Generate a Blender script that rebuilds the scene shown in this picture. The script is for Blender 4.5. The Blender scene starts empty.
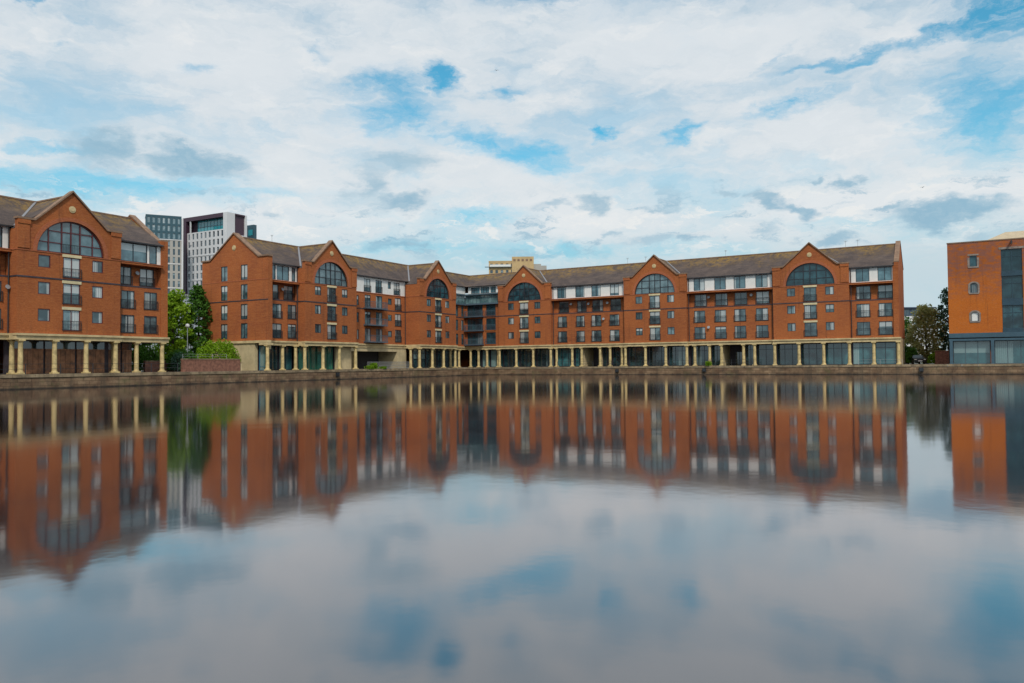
import bpy, math, random
from mathutils import Matrix, Vector
random.seed(7)
SC = bpy.context.scene
COL = SC.collection
R = math.radians

# ------------------------------------------------------------------ materials
class NT:
    """small helper around a node tree"""
    def __init__(s, nt): s.nt = nt
    def n(s, t, **kw):
        nd = s.nt.nodes.new(t)
        for k, v in kw.items():
            if k.startswith('i_'):
                key = k[2:]
                key = int(key) if key.isdigit() else key
                nd.inputs[key].default_value = v
            else: setattr(nd, k, v)
        return nd
    def l(s, a, b): s.nt.links.new(a, b)
    def math(s, op, a, b=None, c=None, clamp=False):
        nd = s.nt.nodes.new('ShaderNodeMath'); nd.operation = op; nd.use_clamp = clamp
        for i, v in enumerate((a, b, c)):
            if v is None: continue
            if isinstance(v, (int, float)): nd.inputs[i].default_value = v
            else: s.l(v, nd.inputs[i])
        return nd.outputs[0]
    def maprange(s, v, a, b, c=0.0, d=1.0, smooth=True):
        nd = s.nt.nodes.new('ShaderNodeMapRange')
        nd.interpolation_type = 'SMOOTHSTEP' if smooth else 'LINEAR'
        s.l(v, nd.inputs[0])
        for i, x in enumerate((a, b, c, d)): nd.inputs[i + 1].default_value = x
        return nd.outputs[0]
    def mix(s, fac, a, b, blend='MIX'):
        nd = s.nt.nodes.new('ShaderNodeMix'); nd.data_type = 'RGBA'; nd.blend_type = blend
        for i, v in ((0, fac), (6, a), (7, b)):
            if isinstance(v, (int, float)): nd.inputs[i].default_value = v
            elif isinstance(v, tuple): nd.inputs[i].default_value = (*v[:3], 1)
            else: s.l(v, nd.inputs[i])
        return nd.outputs[2]
    def noise(s, vec, scale, detail=4, rough=.55, sc=None):
        if sc:
            m = s.nt.nodes.new('ShaderNodeMapping'); m.inputs['Scale'].default_value = sc
            s.l(vec, m.inputs[0]); vec = m.outputs[0]
        nd = s.n('ShaderNodeTexNoise', i_Scale=scale, i_Detail=detail, i_Roughness=rough)
        s.l(vec, nd.inputs['Vector']); return nd.outputs[0]

def new_mat(name):
    m = bpy.data.materials.new(name); m.use_nodes = True
    t = NT(m.node_tree); b = m.node_tree.nodes['Principled BSDF']
    return m, t, b
def pos(t): return t.n('ShaderNodeNewGeometry').outputs['Position']

def plain(name, col, rough=.7, metal=0, spec=.5, var=.0, scale=1.5):
    m, t, b = new_mat(name)
    b.inputs['Roughness'].default_value = rough; b.inputs['Metallic'].default_value = metal
    b.inputs['Specular IOR Level'].default_value = spec
    if var:
        n = t.noise(pos(t), scale, 5, .65)
        f = t.maprange(n, .3, .7)
        c = t.mix(f, tuple(x*(1-var) for x in col), tuple(min(1, x*(1+var)) for x in col))
        t.l(c, b.inputs['Base Color'])
    else: b.inputs['Base Color'].default_value = (*col, 1)
    return m

def brick(name, c1, c2, c3, burnt=None):
    m, t, b = new_mat(name)
    p = pos(t)
    big = t.maprange(t.noise(p, .22, 4, .6), .35, .68)
    course = t.maprange(t.noise(p, 1.0, 4, .7, (1.1, 1.1, 9.0)), .3, .7)
    fine = t.maprange(t.noise(p, 5.0, 3, .8, (1, 1, 2.6)), .35, .65)
    c = t.mix(big, c1, c2)
    vast = t.maprange(t.noise(p, .085, 3, .6), .4, .62)
    c = t.mix(t.math('MULTIPLY', vast, .45), c, tuple(x*.55 for x in c2))
    c = t.mix(t.math('MULTIPLY', course, .7), c, c3)
    c = t.mix(t.math('MULTIPLY', fine, .6), c, tuple(x*.5 for x in c1))
    pale = t.maprange(t.noise(p, 3.2, 4, .75, (1, 1, 2.2)), .52, .70)
    c = t.mix(t.math('MULTIPLY', pale, .30), c, (.42, .21, .12))
    # rain streaks of soot running down the face
    st = t.maprange(t.noise(p, 1.0, 3, .6, (1.6, 1.6, .10)), .56, .72)
    c = t.mix(t.math('MULTIPLY', st, .32), c, (.06, .035, .028))
    if burnt:
        sp = t.n('ShaderNodeSeparateXYZ'); t.l(p, sp.inputs[0])
        up = t.maprange(t.math('ADD', sp.outputs[2], t.math('MULTIPLY', t.noise(p, .45, 4, .65), 9.0)), 13.0, 19.0)
        pat = t.maprange(t.noise(p, 1.0, 5, .8, (1.1, 1.1, 3.0)), .38, .60)
        c = t.mix(t.math('MULTIPLY', t.math('MULTIPLY', up, pat), .8), c, burnt)
        c = t.mix(t.math('MULTIPLY', up, .35), c, tuple(x*.55 for x in c1))
    t.l(c, b.inputs['Base Color']); b.inputs['Roughness'].default_value = .9
    b.inputs['Specular IOR Level'].default_value = .25
    bp = t.n('ShaderNodeBump', i_Strength=.35, i_Distance=.03); t.l(t.noise(p, 6, 4, .7, (1, 1, 3)), bp.inputs['Height'])
    t.l(bp.outputs[0], b.inputs['Normal'])
    return m

def roof_mat(name):
    m, t, b = new_mat(name)
    p = pos(t); sp = t.n('ShaderNodeSeparateXYZ'); t.l(p, sp.inputs[0])
    n = t.maprange(t.noise(p, .6, 5, .65), .3, .7)
    c = t.mix(n, (.066, .050, .047), (.125, .092, .078))
    rows = t.noise(p, 1.0, 2, .6, (.5, .5, 9)); c = t.mix(t.maprange(rows, .4, .62, 0, .5), c, (.045, .038, .042))
    tile = t.noise(p, 7, 2, .7); c = t.mix(t.maprange(tile, .5, .7, 0, .45), c, (.15, .10, .08))
    hgt = t.math('ADD', sp.outputs[2], t.math('MULTIPLY', t.math('SUBTRACT', t.noise(p, .28, 4, .6), .5), 6.0))
    lich = t.math('MULTIPLY', t.maprange(hgt, 16.3, 19.0), t.maprange(t.noise(p, 1.3, 5, .75), .38, .62))
    c = t.mix(t.math('MULTIPLY', lich, .85), c, (.27, .16, .035))
    t.l(c, b.inputs['Base Color']); b.inputs['Roughness'].default_value = .82
    b.inputs['Specular IOR Level'].default_value = .3
    bp = t.n('ShaderNodeBump', i_Strength=.5, i_Distance=.05); t.l(t.noise(p, 5, 3, .7, (1, 1, 3)), bp.inputs['Height'])
    t.l(bp.outputs[0], b.inputs['Normal'])
    return m

def glass_mat(name, dark, mid, curtain, amount=.35, ior=1.9, rough=.06):
    """window glass: dark room behind, some with curtains at the sides or a blind part-way down"""
    m, t, b = new_mat(name)
    oi = t.n('ShaderNodeObjectInfo'); tc = t.n('ShaderNodeTexCoord'); rnd = oi.outputs['Random']
    sp = t.n('ShaderNodeSeparateXYZ'); t.l(tc.outputs['Object'], sp.inputs[0])
    x, z = sp.outputs[0], sp.outputs[2]
    def h(k, o): return t.math('FRACT', t.math('ADD', t.math('MULTIPLY', rnd, k), o))
    r1, r2, r3, r4 = h(13.7, .1), h(37.3, .4), h(71.9, .7), h(53.1, .2)
    off = t.n('ShaderNodeVectorMath', operation='ADD')
    cmb = t.n('ShaderNodeCombineXYZ'); t.l(t.math('MULTIPLY', rnd, 91.0), cmb.inputs[0]); t.l(t.math('MULTIPLY', rnd, 37.0), cmb.inputs[1])
    t.l(tc.outputs['Object'], off.inputs[0]); t.l(cmb.outputs[0], off.inputs[1])
    n = t.noise(off.outputs[0], .8, 2, .5)
    c = t.mix(t.math('MULTIPLY', t.maprange(n, .3, .7), t.math('ADD', .3, r4)), dark, mid)  # teal mid tone paints soft reflections into the glass colour
    # side curtains: where x lies beyond a random line, on one side
    sx = t.math('MULTIPLY', x, t.math('SIGN', t.math('SUBTRACT', r2, .5)))
    line = t.math('ADD', t.math('MULTIPLY', r3, .9), -.25)
    side = t.math('MULTIPLY', t.math('GREATER_THAN', sx, line), t.math('LESS_THAN', r1, amount))
    wave = t.math('ADD', .75, t.math('MULTIPLY', t.math('SINE', t.math('MULTIPLY', x, 26.0)), .25))
    # roller blind: everything above a random height
    blind = t.math('MULTIPLY', t.math('GREATER_THAN', z, t.math('ADD', .2, t.math('MULTIPLY', r2, 1.7))), t.math('GREATER_THAN', r1, 1 - amount*.42))
    cur = t.math('MULTIPLY', t.math('MAXIMUM', t.math('MULTIPLY', side, wave), blind), t.math('ADD', .45, t.math('MULTIPLY', r4, .5)))
    c = t.mix(cur, c, curtain)
    t.l(c, b.inputs['Base Color'])
    b.inputs['Roughness'].default_value = rough; b.inputs['IOR'].default_value = ior
    return m

def water_mat():
    m, t, b = new_mat('dock water')
    nt = m.node_tree; out = nt.nodes['Material Output']; nt.nodes.remove(b)
    p = pos(t)
    fr = t.n('ShaderNodeFresnel', i_IOR=WATER_IOR)
    gl = t.n('ShaderNodeBsdfGlossy'); gl.distribution = 'GGX'
    gl.inputs['Roughness'].default_value = WATER_ROUGH; gl.inputs['Color'].default_value = (*WATER_TINT, 1)
    df = t.n('ShaderNodeBsdfDiffuse'); df.inputs['Color'].default_value = (*WATER_MURK, 1)
    mx = t.n('ShaderNodeMixShader'); t.l(t.math('POWER', fr.outputs[0], .55, clamp=True), mx.inputs[0]); t.l(df.outputs[0], mx.inputs[1]); t.l(gl.outputs[0], mx.inputs[2])
    t.l(t.maprange(t.noise(p, .03, 4, .6, (1, 1, 1)), .3, .7, WATER_ROUGH*.8, WATER_ROUGH*1.25), gl.inputs['Roughness'])
    bp = t.n('ShaderNodeBump', i_Strength=.06, i_Distance=.05); t.l(t.noise(p, .6, 4, .55), bp.inputs['Height'])
    t.l(bp.outputs[0], gl.inputs['Normal'])
    t.l(mx.outputs[0], out.inputs['Surface'])
    return m

WATER_IOR, WATER_ROUGH, WATER_TINT, WATER_MURK = 1.36, .066, (1.0, .955, .955), (.004, .012, .018)

M = {}
M['brick'] = brick('red brick', (.47, .135, .043), (.30, .082, .038), (.56, .198, .062))
M['brick_arch'] = brick('pale red arch brick', (.50, .15, .065), (.44, .13, .06), (.52, .18, .09))
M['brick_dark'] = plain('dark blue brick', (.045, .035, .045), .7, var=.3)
M['brick_orange'] = brick('orange warehouse brick', (.62, .165, .024), (.50, .125, .025), (.66, .20, .035), burnt=(.16, .11, .13))
M['stone'] = plain('cream stone', (.58, .45, .245), .8, var=.2, scale=.8)
M['stone_base'] = plain('cream rendered base', (.52, .42, .25), .85, var=.16, scale=.7)
M['column'] = plain('cream painted column', (.57, .435, .205), .65, var=.3, scale=1.6)
M['lintel'] = plain('pale yellow lintel stone', (.66, .56, .34), .8, var=.1)
M['coping'] = plain('weathered sandstone coping', (.24, .15, .10), .85, var=.25, scale=2)
M['roof'] = roof_mat('weathered slate')
M['frame'] = plain('dark navy frame paint', (.022, .026, .036), .4)
M['frame_red'] = plain('maroon frame paint', (.10, .018, .022), .45)
M['frame_green'] = plain('green shop frame paint', (.015, .12, .075), .4)
M['frame_blue'] = plain('blue shop frame paint', (.03, .16, .26), .4)
M['frame_grey'] = plain('grey blue frame paint', (.075, .12, .15), .45)
M['render'] = plain('white render', (.78, .78, .76), .8, var=.05)
M['glass'] = glass_mat('flat window glass', (.02, .045, .055), (.16, .25, .275), (.72, .74, .72), .64)
M['glass_top'] = glass_mat('penthouse window glass', (.04, .10, .13), (.13, .26, .31), (.66, .72, .72), .5)
M['glass_arch'] = glass_mat('arched window glass', (.05, .10, .12), (.15, .24, .27), (.4, .46, .47), 0.0)
M['glass_pent'] = glass_mat('penthouse screen glass', (.05, .11, .12), (.22, .34, .35), (.6, .66, .64), .3)
M['glass_shop'] = glass_mat('shopfront glass', (.008, .016, .02), (.025, .07, .08), (.20, .28, .28), .3)
M['glass_teal'] = glass_mat('teal shopfront glass', (.02, .075, .09), (.06, .20, .22), (.34, .46, .45), .35)
M['glass_dark'] = glass_mat('dark arched glass', (.012, .028, .038), (.035, .10, .125), (.3, .34, .36), .18, ior=1.6)
M['glass_green'] = glass_mat('green tinted shop glass', (.01, .06, .05), (.03, .17, .13), (.3, .4, .36), .25)
M['wood'] = plain('stained timber doors', (.23, .10, .045), .55, var=.5, scale=1.6)
M['rail'] = plain('black railing paint', (.02, .024, .03), .45)
M['rail_blue'] = plain('slate blue balcony steel', (.085, .125, .165), .5)
M['steel_blue'] = plain('blue steelwork', (.042, .092, .130), .45, var=.12)
M['steel_dark'] = plain('dark blue steel panel', (.022, .055, .082), .35, var=.15)
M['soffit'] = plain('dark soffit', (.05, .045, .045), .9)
M['white_metal'] = plain('white metal', (.75, .75, .73), .4)
M['grey_metal'] = plain('galvanised grey metal', (.33, .35, .37), .45, metal=.4)
M['lead'] = plain('lead flashing', (.22, .22, .24), .6)
M['gutter'] = plain('dark gutter', (.03, .03, .035), .5)

def quay_mat():
    m, t, b = new_mat('old dock wall stone')
    p = pos(t); sp = t.n('ShaderNodeSeparateXYZ'); t.l(p, sp.inputs[0])
    n = t.maprange(t.noise(p, .7, 6, .7), .3, .7)
    c = t.mix(n, (.17, .10, .06), (.36, .245, .15))
    blk = t.n('ShaderNodeTexVoronoi', i_Scale=.9); t.l(p, blk.inputs['Vector'])
    bw = t.n('ShaderNodeRGBToBW'); t.l(blk.outputs['Color'], bw.inputs[0]); c = t.mix(.35, c, t.mix(bw.outputs[0], (.08, .06, .05), (.7, .66, .6)), 'OVERLAY')
    cx = t.n('ShaderNodeCombineXYZ'); t.l(t.math('ADD', sp.outputs[0], sp.outputs[1]), cx.inputs[0]); t.l(sp.outputs[2], cx.inputs[1])
    br = t.n('ShaderNodeTexBrick', i_Scale=1.0); br.inputs['Brick Width'].default_value = 1.3; br.inputs['Row Height'].default_value = .38; br.inputs['Mortar Size'].default_value = .025
    br.inputs['Color1'].default_value = (1, 1, 1, 1); br.inputs['Color2'].default_value = (.55, .5, .46, 1); br.inputs['Mortar'].default_value = (.22, .18, .15, 1)
    t.l(cx.outputs[0], br.inputs['Vector']); c = t.mix(.75, c, br.outputs[0], 'MULTIPLY')
    moss = t.maprange(t.noise(p, .5, 5, .7), .55, .7); c = t.mix(t.math('MULTIPLY', moss, .5), c, (.10, .11, .04))
    st = t.maprange(t.noise(p, 1, 4, .65, (1.2, 1.2, .25)), .5, .7); c = t.mix(t.math('MULTIPLY', st, .45), c, (.07, .06, .042))
    tide = t.maprange(t.math('ADD', sp.outputs[2], t.math('MULTIPLY', t.noise(p, 1.1, 4, .6), .35)), -1.30, -1.0)
    c = t.mix(tide, (.022, .018, .014), c)
    t.l(c, b.inputs['Base Color']); b.inputs['Roughness'].default_value = .85
    bp = t.n('ShaderNodeBump', i_Strength=.7, i_Distance=.08); t.l(t.noise(p, 2.2, 5, .7), bp.inputs['Height']); t.l(bp.outputs[0], b.inputs['Normal'])
    return m
M['quay'] = quay_mat()
M['quay_coping'] = plain('worn quay coping stone', (.25, .185, .115), .85, var=.4, scale=1.1)
M['paving'] = plain('quayside paving', (.24, .20, .16), .9, var=.25, scale=.6)
M['ground'] = plain('city ground', (.10, .10, .08), .95, var=.3, scale=.05)
def leaf(name, a, b_, c_):
    m, t, b = new_mat(name)
    oi = pos(t); n = t.maprange(t.noise(oi, .9, 4, .7), .3, .7); n2 = t.maprange(t.noise(oi, 5, 2, .6), .4, .62)
    c = t.mix(n, a, b_); c = t.mix(t.math('MULTIPLY', n2, .6), c, c_)
    t.l(c, b.inputs['Base Color']); b.inputs['Roughness'].default_value = .6
    b.inputs['Specular IOR Level'].default_value = .2
    tr = t.n('ShaderNodeBsdfTranslucent'); t.l(c, tr.inputs['Color'])
    mx = t.n('ShaderNodeMixShader'); mx.inputs[0].default_value = .4
    t.l(b.outputs[0], mx.inputs[1]); t.l(tr.outputs[0], mx.inputs[2]); t.l(mx.outputs[0], m.node_tree.nodes['Material Output'].inputs['Surface'])
    return m
M['leaf_bright'] = leaf('bright spring leaves', (.12, .27, .012), (.22, .38, .02), (.32, .45, .035))
M['leaf_dark'] = leaf('dark green leaves', (.04, .13, .015), (.075, .19, .025), (.11, .24, .035))
M['leaf_hedge'] = leaf('yellow green hedge leaves', (.20, .36, .010), (.30, .44, .015), (.11, .26, .02))
M['leaf_olive'] = leaf('olive brown leaves', (.30, .29, .10), (.42, .35, .16), (.32, .38, .11))
M['leaf_blue'] = leaf('blue green leaves', (.06, .14, .10), (.11, .20, .14), (.07, .16, .08))
M['bark'] = plain('bark', (.07, .05, .035), .9, var=.3)
M['low_brick'] = plain('low wall brown brick', (.21, .095, .065), .9, var=.35, scale=3)

# ------------------------------------------------------------------ mesh builder
class MB:
    def __init__(s): s.v = []; s.f = []; s.mi = []
    def face(s, pts, mi=0):
        b = len(s.v); s.v += [tuple(p) for p in pts]; s.f.append(tuple(range(b, b + len(pts)))); s.mi.append(mi)
    def hexa(s, P, mi=0):
        b = len(s.v); s.v += [tuple(p) for p in P]
        for q in ((0, 3, 2, 1), (4, 5, 6, 7), (0, 1, 5, 4), (1, 2, 6, 5), (2, 3, 7, 6), (3, 0, 4, 7)):
            s.f.append(tuple(b + i for i in q)); s.mi.append(mi)
    def bar(s, a, b, w, h=None, mi=0, up=(0, 0, 1)):
        a = Vector(a); b = Vector(b); h = h or w
        d = (b - a).normalized(); u = Vector(up)
        if abs(d.dot(u)) > .98: u = Vector((1, 0, 0))
        x = d.cross(u).normalized(); y = x.cross(d).normalized()
        P = []
        for e in (a, b):
            for i, j in ((-1, -1), (1, -1), (1, 1), (-1, 1)): P.append(e + x*(i*w/2) + y*(j*h/2))
        s.hexa(P, mi)
    def tube(s, a, b, r0, r1=None, n=10, mi=0, cap=True):
        a = Vector(a); b = Vector(b); r1 = r0 if r1 is None else r1
        d = (b - a).normalized(); u = Vector((0, 0, 1)) if abs(d.z) < .95 else Vector((1, 0, 0))
        x = d.cross(u).normalized(); y = x.cross(d)
        base = len(s.v)
        for e, r in ((a, r0), (b, r1)):
            for k in range(n):
                t = 2*math.pi*k/n; s.v.append(tuple(e + x*(r*math.cos(t)) + y*(r*math.sin(t))))
        for k in range(n):
            k2 = (k + 1) % n; s.f.append((base + k, base + k2, base + n + k2, base + n + k)); s.mi.append(mi)
        if cap:
            s.f.append(tuple(base + k for k in reversed(range(n)))); s.mi.append(mi)
            s.f.append(tuple(base + n + k for k in range(n))); s.mi.append(mi)
    def mesh(s, name, mats, smooth=False, off=(0, 0, 0)):
        me = bpy.data.meshes.new(name)
        me.from_pydata([(x - off[0], y - off[1], z - off[2]) for x, y, z in s.v], [], s.f)
        for m in mats: me.materials.append(M[m] if isinstance(m, str) else m)
        me.polygons.foreach_set('material_index', s.mi)
        if smooth: me.polygons.foreach_set('use_smooth', [True]*len(me.polygons))
        me.update(); return me

class Frame:
    """facade frame: s runs along the face, d into the building, h up"""
    def __init__(s, ox, oy, deg, z=0):
        s.a = R(deg); s.o = (ox, oy); s.c = math.cos(s.a); s.n = math.sin(s.a); s.z = z
    def p(s, u, d, h): return Vector((s.o[0] + u*s.c - d*s.n, s.o[1] + u*s.n + d*s.c, s.z + h))
    def box(s, mb, s0, s1, d0, d1, h0, h1, mi=0):
        mb.hexa([s.p(s0, d0, h0), s.p(s1, d0, h0), s.p(s1, d1, h0), s.p(s0, d1, h0),
                 s.p(s0, d0, h1), s.p(s1, d0, h1), s.p(s1, d1, h1), s.p(s0, d1, h1)], mi)
    def wall(s, mb, s0, s1, h0, h1, d, holes=(), rev=.2, mi=0, back=False):
        """brick sheet with real openings and reveals; holes = (s0,s1,h0,h1)"""
        S = sorted({s0, s1, *[x for h in holes for x in h[:2] if s0 < x < s1]})
        H = sorted({h0, h1, *[x for h in holes for x in h[2:4] if h0 < x < h1]})
        for i in range(len(S) - 1):
            for j in range(len(H) - 1):
                cs, ch = (S[i] + S[i+1])/2, (H[j] + H[j+1])/2
                if any(h[0] < cs < h[1] and h[2] < ch < h[3] for h in holes): continue
                mb.face([s.p(S[i], d, H[j]), s.p(S[i+1], d, H[j]), s.p(S[i+1], d, H[j+1]), s.p(S[i], d, H[j+1])], mi)
        for a, b, c, e in holes:
            for q in (((a, c), (a, e)), ((a, e), (b, e)), ((b, e), (b, c)), ((b, c), (a, c))):
                (x0, y0), (x1, y1) = q
                mb.face([s.p(x0, d, y0), s.p(x1, d, y1), s.p(x1, d + rev, y1), s.p(x0, d + rev, y0)], mi)
            if back: mb.face([s.p(a, d + rev, c), s.p(b, d + rev, c), s.p(b, d + rev, e), s.p(a, d + rev, e)], mi)

def thing(name, loc, label, cat, group=None):
    o = bpy.data.objects.new(name, None); COL.objects.link(o); o.location = loc
    o.empty_display_size = .5
    o['label'] = label; o['category'] = cat
    if group: o['group'] = group
    return o
def tag(o, label, cat, group=None):
    o['label'] = label; o['category'] = cat
    if group: o['group'] = group
    return o
def part(name, mb, parent, mats, smooth=False, label=None):
    off = tuple(parent.location) if parent else (0, 0, 0)
    pp = parent.parent if parent else None
    while pp: off = tuple(Vector(off) + pp.location); pp = pp.parent
    o = bpy.data.objects.new(name, mb.mesh(name, mats, smooth, off)); COL.objects.link(o)
    if parent: o.parent = parent
    if label: o['label'] = label
    return o
def solo(name, mb, loc, mats, smooth=False):
    o = bpy.data.objects.new(name, mb.mesh(name, mats, smooth, loc)); COL.objects.link(o); o.location = loc
    return o
def inst(name, me, parent, loc, rz=0, label=None):
    """a part at a world location under a top-level thing, sharing its mesh"""
    o = bpy.data.objects.new(name, me); COL.objects.link(o)
    o.parent = parent; o.location = Vector(loc) - parent.location; o.rotation_euler = (0, 0, rz)
    if label: o['label'] = label
    return o
def sub(name, me, par):
    o = bpy.data.objects.new(name, me); COL.objects.link(o); o.parent = par; return o

LF = Frame(0, 0, 0)      # local frame for shared meshes
CACHE = {}
def rect_frame(mb, w, h, nx, ny, t=.075, d0=.03, d1=.14, trans=None):
    LF.box(mb, -w/2, -w/2 + t, d0, d1, 0, h); LF.box(mb, w/2 - t, w/2, d0, d1, 0, h)
    LF.box(mb, -w/2 + t, w/2 - t, d0, d1, 0, t); LF.box(mb, -w/2 + t, w/2 - t, d0, d1, h - t, h)
    for k in range(1, nx):
        x = -w/2 + w*k/nx; LF.box(mb, x - t*.45, x + t*.45, d0 + .01, d1 - .01, t, h - t)
    for k in range(1, ny):
        z = h*k/ny if trans is None else trans
        for q in range(nx):
            a = -w/2 + w*q/nx + t; b = -w/2 + w*(q+1)/nx - t
            LF.box(mb, a, b, d0 + .015, d1 - .015, z - t*.4, z + t*.4)
def win_mesh(w, h, nx, ny, fm, gm, trans=None):
    k = (round(w, 2), round(h, 2), nx, ny, fm, gm, trans)
    if k not in CACHE:
        a = MB(); rect_frame(a, w, h, nx, ny, trans=trans)
        g = MB(); LF.box(g, -w/2 + .02, w/2 - .02, .10, .12, .02, h - .02)
        CACHE[k] = (a.mesh('window frame', [fm]), g.mesh('window glass', [gm]))
    return CACHE[k]
def rail_mesh(w, depth, mat, slab=False, hh=1.02):
    k = ('rail', round(w, 2), depth, mat, slab)
    if k not in CACHE:
        m = MB()
        for z in (.10, hh): m.bar((-w/2, -depth, z), (w/2, -depth, z), .05, .05)
        n = max(4, int(w/.16))
        for i in range(n + 1):
            x = -w/2 + w*i/n; m.bar((x, -depth, .10), (x, -depth, hh), .022)
        for x in (-w/2, w/2):
            for z in (.10, hh): m.bar((x, -depth, z), (x, 0, z), .045)
            m.bar((x, -depth, 0), (x, -depth, hh + .02), .05)
            if depth > .4:
                for q in range(1, int(depth/.16)): m.bar((x, -depth + q*.16, .1), (x, -depth + q*.16, hh), .022)
        if slab: LF.box(m, -w/2 - .05, w/2 + .05, -depth - .06, 0.0, -.16, .0)
        CACHE[k] = m.mesh('railing', [mat])
    return CACHE[k]
def window(F, root, s, h, w, ht, d=0., nx=2, ny=1, name='window', fm='frame', gm='glass', trans=None, rail=None, rmat='rail', slab=False):
    fme, gme = win_mesh(w, ht, nx, ny, fm, gm, trans)
    o = inst(name, fme, root, F.p(s, d, h), F.a)
    sub('glass', gme, o)
    if rail is not None: sub('railing', rail_mesh(w + (.5 if slab else .12), rail, rmat, slab), o)
    return o

# column, shared
def column_mesh(hgt=3.45, r=.245):
    m = MB()
    m.tube((0, 0, .28), (0, 0, hgt - .30), r, r*.9, 14)
    LF.box(m, -.33, .33, -.33, .33, .0, .14); m.tube((0, 0, .14), (0, 0, .28), .31, .28, 14)
    m.tube((0, 0, hgt - .30), (0, 0, hgt - .14), r*.92, .31, 14); LF.box(m, -.33, .33, -.33, .33, hgt - .14, hgt)
    return m.mesh('column', ['column'])
COLM = column_mesh()
def column(F, root, s, d): return inst('column', COLM, root, F.p(s, d, 0), F.a)

CH = 4.08   # top of the stone band over the colonnade
SILL = 12.5
ROWS = (4.45, 7.2, 9.95)

def cornice(F, root, s0, s1, d, e0=0, e1=0):
    m = MB()
    F.box(m, s0 - e0, s1 + e1, d - .16, d + .45, 3.45, 3.86)
    F.box(m, s0 - e0 - .05*(e0 > 0), s1 + e1 + .05*(e1 > 0), d - .30, d + .45, 3.863, CH)
    if e0 and e1:
        for a, b in ((s0 - e0 + .002, s0 + .3), (s1 - .3, s1 + e1 - .002)): F.box(m, a, b, d + .452, d + 3.6, 3.452, CH - .002)
    part('cornice', m, root, ['stone'])
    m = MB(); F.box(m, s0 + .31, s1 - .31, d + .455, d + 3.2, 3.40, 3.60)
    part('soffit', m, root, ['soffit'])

def shop(F, root, s0, s1, d, kind):
    """glazed shopfront or timber doors between two columns"""
    w = s1 - s0; c = (s0 + s1)/2; h = 3.38
    spec = {'teal': ('frame', 'glass_teal'), 'dark': ('frame', 'glass_shop'), 'green': ('frame_green', 'glass_green'),
            'blue': ('frame_blue', 'glass_teal')}
    if kind == 'wood':
        m = MB(); n = max(3, int(w/.5))
        for i in range(n): LF.box(m, -w/2 + w*i/n + .015, -w/2 + w*(i+1)/n - .015, .05, .13, .02, 2.45)
        LF.box(m, -w/2, w/2, .0, .16, 2.45, 2.60)
        o = inst('shopfront', m.mesh('timber doors', ['wood']), root, F.p(c, d, 0), F.a)
        g = MB(); LF.box(g, -w/2, w/2, .10, .14, 2.60, h); sub('glass', g.mesh('fanlight', ['glass_shop']), o)
        return o
    fm, gm = spec[kind]
    return window(F, root, c, .02, w, h - .04, d, max(2, round(w/1.25)), 2, 'shopfront', fm, gm, trans=2.55)

def gable_outline(hw, flat):
    return [(-hw, 15.5), (-hw + flat, 15.5), (0, 19.05), (hw - flat, 15.5), (hw, 15.5)]
def edge_h(x, hw, flat):
    if abs(x) >= hw - flat: return 15.5
    return 15.5 + 3.55*(1 - abs(x)/(hw - flat))

def coping(F, mb, c, hw, flat, d0, d1, t=.2):
    o = gable_outline(hw, flat); o[0] = (-hw - .12, 15.5); o[-1] = (hw + .12, 15.5)
    for (x0, y0), (x1, y1) in zip(o[:-1], o[1:]):
        mb.hexa([F.p(c + x0, d0, y0 + .003), F.p(c + x1, d0, y1 + .003), F.p(c + x1, d1, y1 + .003), F.p(c + x0, d1, y0 + .003),
                 F.p(c + x0, d0, y0 + t), F.p(c + x1, d0, y1 + t), F.p(c + x1, d1, y1 + t), F.p(c + x0, d1, y0 + t)])

def medallion(F, root, c, h, d=0):
    m = MB(); a = F.p(c, d - .06, h); b = F.p(c, d + .02, h)
    m.tube(a, b, .36, .36, 20); m.tube(F.p(c, d - .10, h), F.p(c, d - .062, h), .22, .25, 16)
    part('roundel', m, root, ['stone'])

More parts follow.
